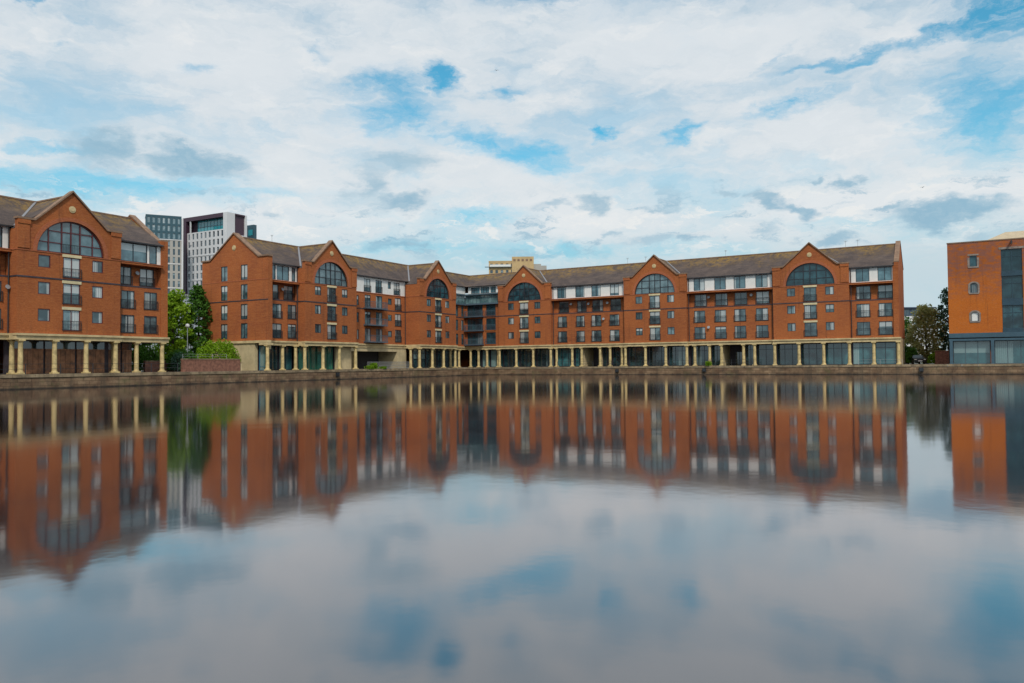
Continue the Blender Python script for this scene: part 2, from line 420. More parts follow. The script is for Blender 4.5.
def gable(F, root, c, hw, dback_l, dback_r, ridge_d, evl=14.85, evr=14.85, fm='frame', gm='glass', arch_g='glass_arch', flat=1.65, r=3.6, ry=3.45):
    m = MB()
    sq = [(c + sx*2.85 - .62, c + sx*2.85 + .62, h + .9, h + 2.18) for sx in (-1, 1) for h in ROWS]
    dr = [(c - .92, c + .92, h, h + 2.2) for h in ROWS]
    F.wall(m, c - hw, c + hw, CH, SILL, 0, sq + dr)
    # upper wall round the arch: strips from arch to outline
    N = 36
    ths = sorted({math.pi*i/N for i in range(N + 1)})
    def outer(t):
        dx, dy = math.cos(t)*r, math.sin(t)*ry
        lo, hi = 1.0, 8.0
        for _ in range(40):
            k = (lo + hi)/2; x, y = dx*k, SILL + dy*k
            if abs(x) < hw and y < edge_h(x, hw, flat): lo = k
            else: hi = k
        return dx*lo, SILL + dy*lo
    corner = [math.atan2(3.0/ry, s*hw/r) for s in (1, -1)] + [math.atan2(3.0/ry, s*(hw - flat)/r) for s in (1, -1)]
    ths = sorted(set(ths) | set(corner))
    pts = [((c + r*math.cos(t), SILL + ry*math.sin(t)), outer(t)) for t in ths]
    for (i0, o0), (i1, o1) in zip(pts[:-1], pts[1:]):
        m.face([F.p(i0[0], 0, i0[1]), F.p(c + o0[0], 0, o0[1]), F.p(c + o1[0], 0, o1[1]), F.p(i1[0], 0, i1[1])])
        m.face([F.p(i0[0], 0, i0[1]), F.p(i1[0], 0, i1[1]), F.p(i1[0], .32, i1[1]), F.p(i0[0], .32, i0[1])])
    # back of parapet, side returns
    ol = [(c - hw, 12)] + [(c + x, y) for x, y in gable_outline(hw, flat)] + [(c + hw, 12)]
    m.face([F.p(x, .5, y) for x, y in ol])
    for sx, db in ((-1, dback_l), (1, dback_r)):
        x = c + sx*hw
        m.face([F.p(x, 0, CH), F.p(x, .5, CH), F.p(x, .5, 15.5), F.p(x, 0, 15.5)])
        m.face([F.p(x, .5, CH), F.p(x, max(.6, db + .6), CH), F.p(x, max(.6, db + .6), 14.55), F.p(x, .5, 14.55)])
    # brick buttress strips either side of the arch
    for sx in (-1, 1):
        x0 = c + sx*(hw - 1.15); x1 = c + sx*hw
        F.box(m, min(x0, x1) - .0, max(x0, x1) + .0, -.10, -.003, SILL + .12, 15.25)
        F.box(m, min(x0, x1) - .06, max(x0, x1) + .06, -.17, -.104, 15.05, 15.49)
    part('gable', m, root, ['brick'])
    # dark belt and string course, arch trim
    m = MB(); F.box(m, c - hw - .035, c + hw + .035, -.035, .02, 9.70, 9.86)
    F.box(m, c - hw - .035, c - hw + .02, .021, dback_l, 9.70, 9.86); F.box(m, c + hw - .02, c + hw + .035, .021, dback_r, 9.70, 9.86); part('belt_course', m, root, ['brick_dark'])
    m = MB()
    F.box(m, c - hw - .05, c - hw + .02, .021, dback_l, SILL - .1, SILL - .01); F.box(m, c + hw - .02, c + hw + .05, .021, dback_r, SILL - .1, SILL - .01)
    F.box(m, c - hw - .03, c - .98, -.05, .02, SILL - .1, SILL - .01); F.box(m, c + .98, c + hw + .03, -.05, .02, SILL - .1, SILL - .01)
    ra, rb = r + .005, r + .42
    for i in range(N):
        t0, t1 = math.pi*i/N, math.pi*(i + 1)/N
        q = []
        for dd in (-.05, .01):
            for rr, tt in ((ra, t0), (rb, t0), (rb, t1), (ra, t1)):
                q.append(F.p(c + rr*math.cos(tt), dd, SILL + rr*ry/r*math.sin(tt)))
        m.hexa(q)
    part('arch_trim', m, root, ['brick_arch'])
    m = MB(); coping(F, m, c, hw, flat, -.2, .56); part('coping', m, root, ['coping'])
    medallion(F, root, c, 17.25)
    for h in ROWS:
        m = MB(); F.box(m, c - 1.02, c + 1.02, -.06, .05, h + 2.203, h + 2.5); part('lintel', m, root, ['lintel'])
        window(F, root, c, h, 1.84, 2.2, 0, 2, 1, 'french_window', fm, gm, rail=.10)
        for sx in (-1, 1): window(F, root, c + sx*2.85, h + .9, 1.24, 1.28, 0, 2 if fm == 'frame' else 1, 1, 'window', fm, gm)
    # arched window
    m = MB()
    t = .11
    def yarc(x, k=1.0): return ry*k*math.sqrt(max(0, 1 - (x/(r*k))**2))
    for i in range(28):
        t0, t1 = math.pi*i/28, math.pi*(i + 1)/28
        q = []
        for dd in (.16, .30):
            for k, tt in ((.965, t0), (1.0, t0), (1.0, t1), (.965, t1)):
                q.append(F.p(c + r*k*math.cos(tt), dd, SILL + ry*k*math.sin(tt)))
        m.hexa(q)
    F.box(m, c - r, c + r, .16, .30, SILL, SILL + t)
    for x in (-2.35, -.98, 0, .98, 2.35):
        ww = .10 if abs(x) < 1 else .08
        F.box(m, c + x - ww/2 - .01, c + x + ww/2 + .01, .17, .29, SILL + t, SILL + yarc(x, .97))
    for z in (1.05, 2.25):
        xs = [-r*math.sqrt(1 - (z/ry)**2)*.96, -2.35, -.98, 0, .98, 2.35, r*math.sqrt(1 - (z/ry)**2)*.96]
        for a, b in zip(xs[:-1], xs[1:]):
            if z < 2 and -1 < (a + b)/2 < 1: continue
            if b - a > .3: F.box(m, c + a + .06, c + b - .06, .18, .28, SILL + z - .045, SILL + z + .045)
    fr = part('arched_window', m, root, [fm])
    g = MB(); g.face([F.p(c + r*.99*math.cos(math.pi*i/40), .25, SILL + .03 + ry*.985*math.sin(math.pi*i/40)) for i in range(41)])
    part('glass', g, fr, [arch_g])
    b = MB()
    for z in (.12, 1.0): b.bar(F.p(c - 1, .1, SILL + z), F.p(c + 1, .1, SILL + z), .04)
    for i in range(13): b.bar(F.p(c - 1 + i/6, .1, SILL + .1), F.p(c - 1 + i/6, .1, SILL + 1.0), .02)
    part('railing', b, fr, ['rail'])
    # roof behind the gable
    m = MB(); e = hw + .02; H = 14.6; RG = 18.72
    A0, A1, A2 = F.p(c - e, .503, H), F.p(c, .503, RG), F.p(c + e, .503, H)
    B0, B1, B2 = F.p(c - e, ridge_d, H), F.p(c, ridge_d, RG), F.p(c + e, ridge_d, H)
    m.face([A0, A1, B1, B0]); m.face([A1, A2, B2, B1]); m.face([A0, B0, B2, A2]); m.face([A0, A2, A1]); m.face([B0, B1, B2])
    part('roof', m, root, ['roof'])
    for sx, db, ev in ((-1, dback_l, evl), (1, dback_r, evr)):
        xs = (hw + .02)*(1 - (ev - 14.6)/4.12)
        m = MB(); m.bar(F.p(c + sx*xs, db - .28, ev + .06), F.p(c + sx*.1, ridge_d - .05, 18.76), .24, .08)
        part('flashing', m, root, ['lead'])
    m = MB(); m.bar(F.p(c, .45, RG + .05), F.p(c, ridge_d, RG + .05), .26, .16); part('ridge_tile', m, root, ['coping'])

def main_roof(F, root, s0, s1, d0, rd, back, ev=14.85, rg=18.75):
    m = MB()
    A = [F.p(s0, d0 - .28, ev), F.p(s0, rd, rg), F.p(s0, back + .25, ev)]
    B = [F.p(s1, d0 - .28, ev), F.p(s1, rd, rg), F.p(s1, back + .25, ev)]
    m.face([A[0], B[0], B[1], A[1]]); m.face([A[1], B[1], B[2], A[2]]); m.face([A[0], A[2], B[2], B[0]]); m.face(A); m.face(B[::-1])
    part('roof', m, root, ['roof'])
    m = MB(); m.bar(F.p(s0, rd, rg + .03), F.p(s1, rd, rg + .03), .3, .16); part('ridge_tile', m, root, ['coping'])

def bay(F, root, s0, s1, d, cols, tops, deep=.7, slab=True, rows=ROWS, ht=2.05, rails=True, render=True):
    """recessed bay: three storeys of French windows, white top storey under the eaves"""
    m = MB()
    low = [(c - w/2, c + w/2, h, h + ht) for c, w in cols for h in rows[:2]]
    F.wall(m, s0, s1, CH, 9.68, d, low)
    d3 = d + deep  # third storey set back, shaped deep so that it falls into shade
    F.wall(m, s0, s1, 9.68, 12.2, d3, [(c - w/2 - .08, c + w/2 + .08, rows[2], rows[2] + ht) for c, w in cols])
    m.face([F.p(s0, d, 9.68), F.p(s1, d, 9.68), F.p(s1, d3, 9.68), F.p(s0, d3, 9.68)])
    part('wall', m, root, ['brick'])
    m = MB(); F.box(m, s0, s1, d - .035, d + .05, 9.70, 9.86); part('belt_course', m, root, ['brick_dark'])
    m = MB(); F.box(m, s0, s1, d - (.45 if slab else .06), d + .75, 12.2, 12.42, 0); F.box(m, s0, s1, d - (.50 if slab else .09), d + .75, 12.423, SILL, 1)  # where slab is set, overhang shaped to shade the third storey
    part('string_course', m, root, ['brick', 'brick_arch'])
    if render:
        m = MB(); F.wall(m, s0, s1, SILL, 14.9, d + .05, [(c - w/2, c + w/2, SILL + b, SILL + t) for c, w, b, t in tops], rev=.2)
        part('top_storey_wall', m, root, ['render'])
        m = MB(); F.box(m, s0, s1, d - .34, d - .16, 14.72, 14.86); part('gutter', m, root, ['gutter'])
        for c, w, b, t in tops: window(F, root, c, SILL + b, w, t - b, d + .05, 2 if w > 1.1 else 1, 1, 'window' if w < 1.3 else 'french_window', gm='glass_top')
    for k, h in enumerate(rows):
        for c, w in cols:
            e = .16 if k == 2 else 0
            o = window(F, root, c, h, w + e, ht, d3 if k == 2 else d, 2 if w > 1.1 else 1, 1, 'french_window' if w > 1.1 else 'window', rail=.08 if rails and w > 1.1 else None)

def dish(F, root, s, d, h):
    m = MB(); a = F.p(s, d - .32, h)
    ax = (F.p(0, -1, 0) - F.p(0, 0, 0)).normalized() + Vector((0, 0, .35)); ax.normalize()
    m.tube(a, a - ax*.06, .24, .12, 12); m.bar(F.p(s, d, h - .1), a, .04)
    part('satellite_dish', m, root, ['grey_metal'])

def ground_floor(F, root, s0, s1, d, cuts, kinds, gd=1.7, x0=None):
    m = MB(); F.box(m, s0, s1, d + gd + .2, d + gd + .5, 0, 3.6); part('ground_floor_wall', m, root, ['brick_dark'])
    for i in range(len(cuts) - 1):
        k = kinds[i % len(kinds)]
        if k and cuts[i+1] - cuts[i] > .8: shop(F, root, cuts[i] + .1, cuts[i+1] - .1, d + gd, k)

# ================================================================== THE L-SHAPED APARTMENT BLOCK
WL = Frame(0, 0, 90)     # left wing: s = world Y, d = -world X
WR = Frame(0, 0, 0)      # right wing: s = world X, d = world Y
apt = thing('apartment_building', (20, 6, 0), 'long L-shaped red brick apartment block with five arched gables round the dock corner', 'building')
gC, gD, gE = 9.6, 35.3, 60.65; HW = 5.62
gA, gB = -41.65, -14.3
RD_R, RD_L = 6.3, 6.7
# ---- right wing
gable(WR, apt, gC, HW, .6, .6, RD_R, arch_g='glass_dark'); gable(WR, apt, gD, HW, .6, .6, RD_R); gable(WR, apt, gE, HW, .6, .6, RD_R, arch_g='glass_dark')
cd = [(17.33, 1.8), (20.96, 1.65), (24.1, 1.9), (27.6, 1.8)]
bay(WR, apt, gC + HW, gD - HW, .6, cd, [(17.2, 1.8, .12, 2.15), (20.9, 1.8, .12, 2.15), (24.1, 1.8, .12, 2.15), (27.65, 1.7, .12, 2.15)])
de = [(42.95, 1.85), (46.45, 1.85), (49.65, 1.85), (53.15, 1.9)]
bay(WR, apt, gD + HW, gE - HW, .6, de, [(c, 1.9, .12, 2.15) for c, w in de])
er = [(68.15, 1.85), (71.2, 1.85)]
bay(WR, apt, gE + HW, 72.3, .6, er, [(c, 1.9, .12, 2.15) for c, w in er])
for s, d, h in ((18.9, 1.3, 11.5), (22.4, 1.3, 11.4), (26.1, 1.3, 11.4), (25.6, .6, 8.5), (44.4, 1.3, 11.5), (51.4, 1.3, 11.5), (44.5, .6, 6.4)): dish(WR, apt, s, d, h)
# right end wall with its parapet
m = MB(); E = WR
E.box(m, 72.3, 72.5, .46, .95, CH, 14.9)
ol = [(.45, CH), (.45, 15.3), (1.3, 15.3), (RD_R, 19.05), (12.2, 15.3), (12.6, 15.3), (12.6, CH)]
for x in (72.5, 73.05): m.face([WR.p(x, d, h) for d, h in ol])
for (d0, h0), (d1, h1) in zip(ol[:-1], ol[1:]): m.face([WR.p(72.5, d0, h0), WR.p(73.05, d0, h0), WR.p(73.05, d1, h1), WR.p(72.5, d1, h1)])
part('end_wall', m, apt, ['brick'])
m = MB()
for (d0, h0), (d1, h1) in zip(ol[1:-2], ol[2:-1]):
    m.hexa([WR.p(72.43, d0, h0 + .003), WR.p(73.12, d0, h0 + .003), WR.p(73.12, d1, h1 + .003), WR.p(72.43, d1, h1 + .003), WR.p(72.43, d0, h0 + .18), WR.p(73.12, d0, h0 + .18), WR.p(73.12, d1, h1 + .18), WR.p(72.43, d1, h1 + .18)])
part('coping', m, apt, ['coping'])
m = MB(); WR.box(m, 72.55, 73.0, .95, 12.5, 0, CH - .01); part('ground_floor_wall', m, apt, ['stone_base'])
main_roof(WR, apt, gC, 72.49, .6, RD_R, 12.6)
main_roof(WR, apt, -13.4, gC - .01, .8, RD_R, 12.2, ev=15.9)
m = MB(); WR.box(m, -13.3, 72.49, 12.2, 12.6, 0, 14.85); part('rear_wall', m, apt, ['brick'])
# ---- left wing
gable(WL, apt, gA, 5.5, 1.4, 3.0, RD_L, evr=15.15); gable(WL, apt, gB, HW, 3.0, 4.0, RD_L, evl=15.15, evr=15.92, arch_g='glass_dark')
eb = [(-51.1, 1.8), (-48.25, 1.6)]
bay(WL, apt, -53.2, gA - 5.5, 1.4, eb, [(-51.7, .9, .1, 2.1), (-49.9, 2.3, .1, 2.1), (-47.9, .7, .1, 2.1)])
for s, d, h in ((-49.6, 2.1, 11.4),): dish(WL, apt, s, d, h)
# between the gables: balconies in pairs
m = MB(); F = WL; s0, s1, d = gA + 5.5, gB - HW, 3.0
colsAB = [(-32.4, .5, 0), (-29.95, 1.45, 1), (-27.07, 1.65, 1), (-24.24, 1.02, 2), (-22.03, 1.65, 1)]
holes = []
for c, w, k in colsAB:
    for h in ROWS:
        b, t = (h, h + 2.15) if k == 1 else ((h + .3, h + 1.9) if k == 0 else (h + .85, h + 1.9))
        holes.append((c - w/2, c + w/2, b, t))
        window(F, apt, c, b, w, t - b, d, 2 if w > 1.1 else 1, 1, 'french_window' if k == 1 else 'window', rail=.08 if (k == 1 and c > -23) else None)
F.wall(m, s0, s1, CH, SILL - .1, d, holes); part('wall', m, apt, ['brick'])
m = MB(); F.box(m, s0, s1, d - .035, d + .05, 9.70, 9.86); part('belt_course', m, apt, ['brick_dark'])
m = MB(); F.box(m, s0, s1, d - .07, d + .4, SILL - .1, SILL); part('string_course', m, apt, ['brick_arch'])
tops = [(-30.0, 1.6, .08, 2.2), (-27.1, 1.6, .08, 2.2), (-24.3, .8, 1.0, 2.2), (-22.3, 1.6, .08, 2.2)]
m = MB(); F.wall(m, s0, s1, SILL, 15.2, d + .04, [(c - w/2, c + w/2, SILL + b, SILL + t) for c, w, b, t in tops]); part('top_storey_wall', m, apt, ['render'])
for c, w, b, t in tops: window(F, apt, c, SILL + b, w, t - b, d + .04, 2 if w > 1 else 1, 1, 'french_window' if w > 1 else 'window', gm='glass_top', rail=.06 if w > 1 else None)
m = MB(); F.box(m, s0, s1, d - .34, d - .16, 15.0, 15.14); part('gutter', m, apt, ['gutter'])
for h in ROWS: inst('balcony', rail_mesh(4.9, .95, 'rail_blue', True), apt, F.p(-28.5, d, h), F.a)
# gable roofs and end wall of the left wing, seen square on over the hedge
EW = Frame(0, -54.0, 0); ec = -6.6; ehw = 6.6
m = MB(); er_rows = (4.4, 7.05, 9.78, 12.5)
eh = [(c - .66, c + .66, h, h + 2.12) for c in (-8.6, -4.6) for h in er_rows]
EW.wall(m, ec - ehw, ec + ehw, CH, 15.5, 0, eh)
ol = [(ec + x, y) for x, y in gable_outline(ehw, 1.75)]
m.face([EW.p(x, 0, y) for x, y in ol]); m.face([EW.p(x, .7, y) for x, y in [(ec - ehw, CH)] + ol + [(ec + ehw, CH)]])
for sx in (-1, 1): m.face([EW.p(ec + sx*ehw, 0, CH), EW.p(ec + sx*ehw, .8, CH), EW.p(ec + sx*ehw, .8, 15.5), EW.p(ec + sx*ehw, 0, 15.5)])
part('end_wall', m, apt, ['brick'])
m = MB(); coping(EW, m, ec, ehw, 1.75, -.16, .78); part('coping', m, apt, ['coping'])
m = MB(); EW.box(m, ec - ehw - .03, ec + ehw + .03, -.035, .02, 9.56, 9.70); part('belt_course', m, apt, ['brick_dark'])
m = MB(); EW.box(m, ec - ehw - .03, ec + ehw + .03, -.03, .02, 12.36, 12.46); part('string_course', m, apt, ['brick_arch'])
medallion(EW, apt, ec, 17.1)
for c in (-8.6, -4.6):
    for h in er_rows: window(EW, apt, c, h, 1.32, 2.12, 0, 2, 1, 'window', gm='glass')
m = MB(); EW.box(m, ec - ehw - .06, ec + ehw + .2, -.22, .4, 3.75, CH); part('cornice', m, apt, ['stone'])
m = MB(); EW.box(m, ec - ehw, -2.5, -.03, .5, 0, 3.747); EW.box(m, -2.5, -.7, .9, 1.2, 2.9, 3.7); part('ground_floor_wall', m, apt, ['stone_base'])
window(EW, apt, -1.5, .02, 1.7, 3.3, .6, 1, 2, 'shopfront', 'frame_blue', 'glass_teal', trans=.5)
# corner bay, left face
F = WL; d = 4.0; s0, s1 = gB + HW, .6
m = MB(); hl = [(c - .4, c + .4, h, h + 2.1) for c in (-2.35, -.4) for h in ROWS]; F.wall(m, s0, s1, CH, 12.3, d, hl); part('wall', m, apt, ['brick'])
for c in (-2.35, -.4):
    for h in ROWS: window(F, apt, c, h, .8, 2.1, d, 1, 1, 'window')
m = MB(); F.box(m, s0, s1, d - .035, d + .05, 9.70, 9.86); part('belt_course', m, apt, ['brick_dark'])
# corner bay, right face: wide balconies
F = WR; d = .6; s0, s1 = -4.0, gC - HW
m = MB(); hl = [(-3.5, .05, h, h + 2.3) for h in ROWS] + [(.85, 3.0, h, h + 2.3) for h in ROWS]; F.wall(m, s0, s1, CH, 12.3, d, hl); part('wall', m, apt, ['brick'])
m = MB(); F.box(m, s0, s1, d - .035, d + .05, 9.70, 9.86); part('belt_course', m, apt, ['brick_dark'])
for h in ROWS:
    window(F, apt, -1.725, h, 3.55, 2.3, d, 4, 1, 'french_window', gm='glass_dark', rail=.8, rmat='rail_blue', slab=True)
    window(F, apt, 1.925, h, 2.15, 2.3, d, 2, 1, 'french_window', gm='glass_dark', rail=.3, rmat='rail_blue')
# glazed penthouse on the corner
m = MB(); F.box(m, -4.35, 3.9, .1, .9, 12.2, 12.45); WL.box(m, gB + HW, .1, 3.65, 4.35, 12.2, 12.45); part('balcony', m, apt, ['rail_blue'])
for (Fq, c, w, dd, nm) in ((WR, -.08, 7.9, .62, 'penthouse_glazing'), (WL, -4.04, 9.26, 4.02, 'penthouse_glazing')):
    window(Fq, apt, c, 12.46, w, 1.65, dd, 9, 1, nm, 'frame_grey', 'glass_pent')
m = MB(); WR.box(m, -4.25, 3.95, .2, 1.3, 14.12, 14.38); WL.box(m, gB + HW, .15, 3.75, 4.4, 14.12, 14.38); part('penthouse_floor', m, apt, ['frame_grey'])
m = MB(); WR.wall(m, -3.6, 3.95, 14.38, 15.85, 1.1, [(-2.9, -.9, 14.5, 15.7), (-.7, 1.3, 14.5, 15.7), (1.6, 2.8, 14.5, 15.7)]); WL.wall(m, gB + HW, 1.1, 14.38, 15.85, 4.3, [(-5.5, -3.3, 14.5, 15.7)])
part('top_storey_wall', m, apt, ['render'])
for c, w in ((-1.9, 2.0), (.3, 2.0), (2.2, 1.2)): window(WR, apt, c, 14.5, w, 1.2, 1.1, 3, 1, 'window', gm='glass_top')
window(WL, apt, -4.4, 14.5, 2.2, 1.2, 4.3, 3, 1, 'window', gm='glass_top')
main_roof(WL, apt, -53.35, gA, 1.4, RD_L, 13.2); main_roof(WL, apt, gA + .01, gB, 3.0, RD_L, 13.2, ev=15.15); main_roof(WL, apt, gB + .01, 9.0, 4.1, RD_L, 13.2, ev=15.92)
m = MB(); WL.box(m, -53.3, 12.2, 12.8, 13.2, 0, 14.84); part('rear_wall', m, apt, ['brick'])
# ---- stone band and colonnade
cornice(WR, apt, gC - HW, gC + HW, 0, .12, .12); cornice(WR, apt, gD - HW, gD + HW, 0, .12, .12); cornice(WR, apt, gE - HW, gE + HW, 0, .12, .12)
for a, b in ((-4.0, gC - HW - .13), (gC + HW + .13, gD - HW - .13), (gD + HW + .13, gE - HW - .13), (gE + HW + .13, 73.05)): cornice(WR, apt, a, b, .6, 0, .15 if b > 70 else 0)
cornice(WL, apt, gA - 5.5, gA + 5.5, 0, .12, .12); cornice(WL, apt, gB - HW, gB + HW, 0, .12, .12)
cornice(WL, apt, -53.75, gA - 5.63, 1.4); cornice(WL, apt, gA + 5.63, gB - HW - .13, 3.0); cornice(WL, apt, gB + HW + .13, .4, 4.0)
m = MB(); WL.box(m, -54.2, -53.2, -.16, 1.5, 3.45, 3.74); part('cornice', m, apt, ['stone'])
for g in (gC, gD, gE):
    for x in (-5.5, -1.82, 1.82, 5.5): column(WR, apt, g + x, .12)
for s in (-2.9, -1.05, .9, 3.4, 16.0, 19.19, 21.09, 24.71, 26.64, 28.9, 42.0, 44.51, 46.47, 50.08, 51.86, 69.5, 72.85): column(WR, apt, s, .75)
for g, hw in ((gA, 5.4), (gB, 5.5)):
    for x in (-hw, -1.75, 1.75, hw): column(WL, apt, g + x, .12)
for s, d in ((-53.85, .25), (-49.9, 1.55), (-47.75, 1.2), (-34.9, 3.1), (-33.1, 3.1), (-20.35, 1.6), (-7.4, 4.1), (-4.6, 4.1), (-1.6, 4.1)): column(WL, apt, s, d)
# shopfronts
for g, ks in ((gC, ['dark', 'dark', 'dark']), (gD, ['dark', 'dark', 'dark']), (gE, ['dark', 'dark', 'teal'])):
    ground_floor(WR, apt, g - HW, g + HW, 0, [g - 5.5, g - 1.82, g + 1.82, g + 5.5], ks, 1.5)
ground_floor(WR, apt, -4, gC - HW, .6, [-3.9, -1.05, .9, 3.9], ['dark', 'teal', 'teal'], 1.3)
ground_floor(WR, apt, gC + HW, 21.1, .6, [15.3, 19.19, 21.05], ['teal', 'teal'], 1.2)
ground_floor(WR, apt, 24.7, gD - HW, .6, [24.75, 26.64, 29.6], ['dark', 'dark'], 1.2)
ground_floor(WR, apt, gD + HW, 46.4, .6, [41.0, 44.51, 46.4], ['dark', 'dark'], 1.2)
ground_floor(WR, apt, 50.1, gE - HW, .6, [50.1, 51.86, 55.0], ['dark', 'dark'], 1.2)
ground_floor(WR, apt, gE + HW, 72.6, .6, [66.4, 69.5, 72.6], ['teal', 'teal'], .6)
for a, b in ((21.1, 24.7), (46.45, 50.1)):   # deep entrances
    m = MB(); WR.box(m, a, a + .2, 1.4, 6, 0, 3.4, 0); WR.box(m, b - .2, b, 1.4, 6, 0, 3.4, 0); WR.box(m, a + .2, b - .2, 5.6, 6, 0, 3.4, 1)
    part('entrance', m, apt, ['stone_base', 'brick_dark'])
    m = MB(); rect_frame(m, 1.4, 2.3, 2, 1); o = inst('door', m.mesh('door frame', ['frame']), apt, WR.p((a + b)/2, 5.4, .02), 0)
    g = MB(); LF.box(g, -.66, .66, .1, .12, .04, 2.26); sub('glass', g.mesh('door glass', ['glass_shop']), o)
ground_floor(WL, apt, -53.2, gA - 5.5, 1.4, [-53.3, -49.9, -47.2], ['dark', 'teal'], .9)
ground_floor(WL, apt, gA - 5.5, gA + 5.5, 0, [gA - 5.4, gA - 1.75, gA + 1.75], ['green', 'green'], 1.3)
m = MB(); WL.box(m, gA + 1.9, gA + 5.3, .9, 1.2, 0, 3.4); part('ground_floor_wall', m, apt, ['stone_base'])
ground_floor(WL, apt, gB - HW, gB + HW, 0, [gB - 5.5, gB - 1.75, gB + 1.75, gB + 5.5], ['dark', 'dark', 'dark'], 1.5)
ground_floor(WL, apt, gB + HW, .6, 4, [gB + HW, -7.4, -4.6, -1.6, .6], ['dark', 'dark', 'dark', 'dark'], 1.0)
# undercroft
m = MB(); F = WL
F.box(m, gA + 5.5, gB - HW, 2.95, 3.35, 2.85, 3.445); F.box(m, -22.4, gB - HW, 2.9, 3.4, 0, 2.847); F.box(m, -22.4, -22.0, 3.4, 11, 0, 3.3); F.box(m, -33.4, -33.0, 3.4, 11, 0, 3.3)
F.box(m, gA + 5.5, -33.0, 3.6, 4.0, 0, 2.847)
part('undercroft', m, apt, ['stone_base'])
m = MB(); F.box(m, -33.0, -22.4, 3.36, 11, 3.0, 3.2); F.box(m, -33.0, -22.4, 7.0, 7.2, 0, 2.99); part('soffit', m, apt, ['soffit'])  # ceiling, plus a dark sheet across that paints the undercroft's deep shade
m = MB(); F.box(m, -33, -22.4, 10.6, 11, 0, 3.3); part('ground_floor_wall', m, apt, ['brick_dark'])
# downpipes and aerials
for F_, s, d in ((WR, 15.5, .5), (WR, 41.15, .5), (WR, 54.85, .5), (WL, -20.15, 2.88), (WL, -47.35, 1.28), (WR, 66.5, .5), (WR, 29.5, .5)):
    m = MB(); m.tube(F_.p(s, d, CH), F_.p(s, d, 14.7), .06, n=8); part('downpipe', m, apt, ['gutter'])
for F_, s, rd in ((WR, 28.0, RD_R), (WR, 31.5, RD_R), (WR, 46.0, RD_R), (WR, 65.2, RD_R), (WR, 67.0, RD_R), (WL, -47.0, RD_L)):
    m = MB(); a = F_.p(s, rd, 18.8); m.tube(a, a + Vector((0, 0, 1.1)), .025, n=6)
    for k in range(4): m.bar(a + Vector((-.3 + .06*k, 0, 1.05 - .06*k)), a + Vector((.3 - .06*k, 0, 1.05 - .06*k)), .02)
    part('aerial', m, apt, ['grey_metal'])

# ================================================================== LEFT APARTMENT BLOCK
ap2 = thing('apartment_building', (-6, -80, 0), 'red brick apartment block at the far left with timber doors behind its columns', 'building')
gL = -80.9; hwL = 5.5
gable(WL, ap2, gL, hwL, 1.4, .5, RD_L, fm='frame_red')
lb = [(-74.13, 1.62), (-71.28, 1.66)]
bay(WL, ap2, gL + hwL, -69.95, .5, lb, [(-73.45, 3.5, .08, 2.2), (-70.95, 1.0, .08, 2.2)])
lb2 = [(-88.0, 1.75), (-91.0, 1.75), (-94.5, 1.75), (-98, 1.75)]
bay(WL, ap2, -101, gL - hwL, 1.4, lb2, [(c, 1.9, .08, 2.15) for c, w in lb2])
for s, d, h in ((-72.7, 1.2, 11.4), (-86.7, 1.4, 8.7)): dish(WL, ap2, s, d, h)
for q, (x0, x1) in enumerate(((-69.7, -69.1), (-101.6, -101))):
    m = MB(); ol = [(.4, CH), (.4, 15.4), (1.6, 15.4), (RD_L, 19.05), (12.4, 15.4), (13.2, 15.4), (13.2, CH)]
    for x in (x0, x1): m.face([WL.p(x, d, h) for d, h in ol])
    for (d0, h0), (d1, h1) in zip(ol[:-1], ol[1:]): m.face([WL.p(x0, d0, h0), WL.p(x1, d0, h0), WL.p(x1, d1, h1), WL.p(x0, d1, h1)])
    if q == 0: WL.box(m, -69.97, -69.7, .41, 1.9, CH, 15.39)
    part('end_wall', m, ap2, ['brick'])
    m = MB()
    for (d0, h0), (d1, h1) in zip(ol[1:-2], ol[2:-1]):
        m.hexa([WL.p(x0 - .08, d0, h0 + .003), WL.p(x1 + .08, d0, h0 + .003), WL.p(x1 + .08, d1, h1 + .003), WL.p(x0 - .08, d1, h1 + .003), WL.p(x0 - .08, d0, h0 + .18), WL.p(x1 + .08, d0, h0 + .18), WL.p(x1 + .08, d1, h1 + .18), WL.p(x0 - .08, d1, h1 + .18)])
    part('coping', m, ap2, ['coping'])
main_roof(WL, ap2, -101, gL, 1.4, RD_L, 13.2); main_roof(WL, ap2, gL + .01, -69.7, .5, RD_L, 13.2)
m = MB(); WL.box(m, -101, -69.7, 12.8, 13.2, 0, 14.8); part('rear_wall', m, ap2, ['brick'])
cornice(WL, ap2, gL - hwL, gL + hwL, 0, .12, .12); cornice(WL, ap2, gL + hwL + .13, -69.1, .5, 0, .12); cornice(WL, ap2, -101.6, gL - hwL - .13, 1.4)
for s, d in ((gL - 5.05, .12), (gL - 1.68, .12), (gL + 1.68, .12), (gL + 5.05, .12), (-75.1, 1.6), (-86.0, 1.6), (-72.95, .65), (-69.65, .65), (-89.5, 1.55), (-93, 1.55), (-96.5, 1.55), (-100.5, 1.55), (-70.3, 4.6)): column(WL, ap2, s, d)
ground_floor(WL, ap2, gL - hwL, gL + hwL, 0, [gL - 5.05, gL - 1.68, gL + 1.68, gL + 5.05], ['wood'], 1.9)
ground_floor(WL, ap2, gL + hwL, -72.0, .5, [gL + hwL, -73.4, -72.0], ['wood'], 2.2)
ground_floor(WL, ap2, -101, gL - hwL, 1.4, [-100.5, -96.5, -93, -89.5, -86.4], ['wood'], 1.9)
for s, d in ((-86.55, 1.28), (-75.2, .38)):
    m = MB(); m.tube(WL.p(s, d, CH), WL.p(s, d, 14.7), .06, n=8); part('downpipe', m, ap2, ['gutter'])

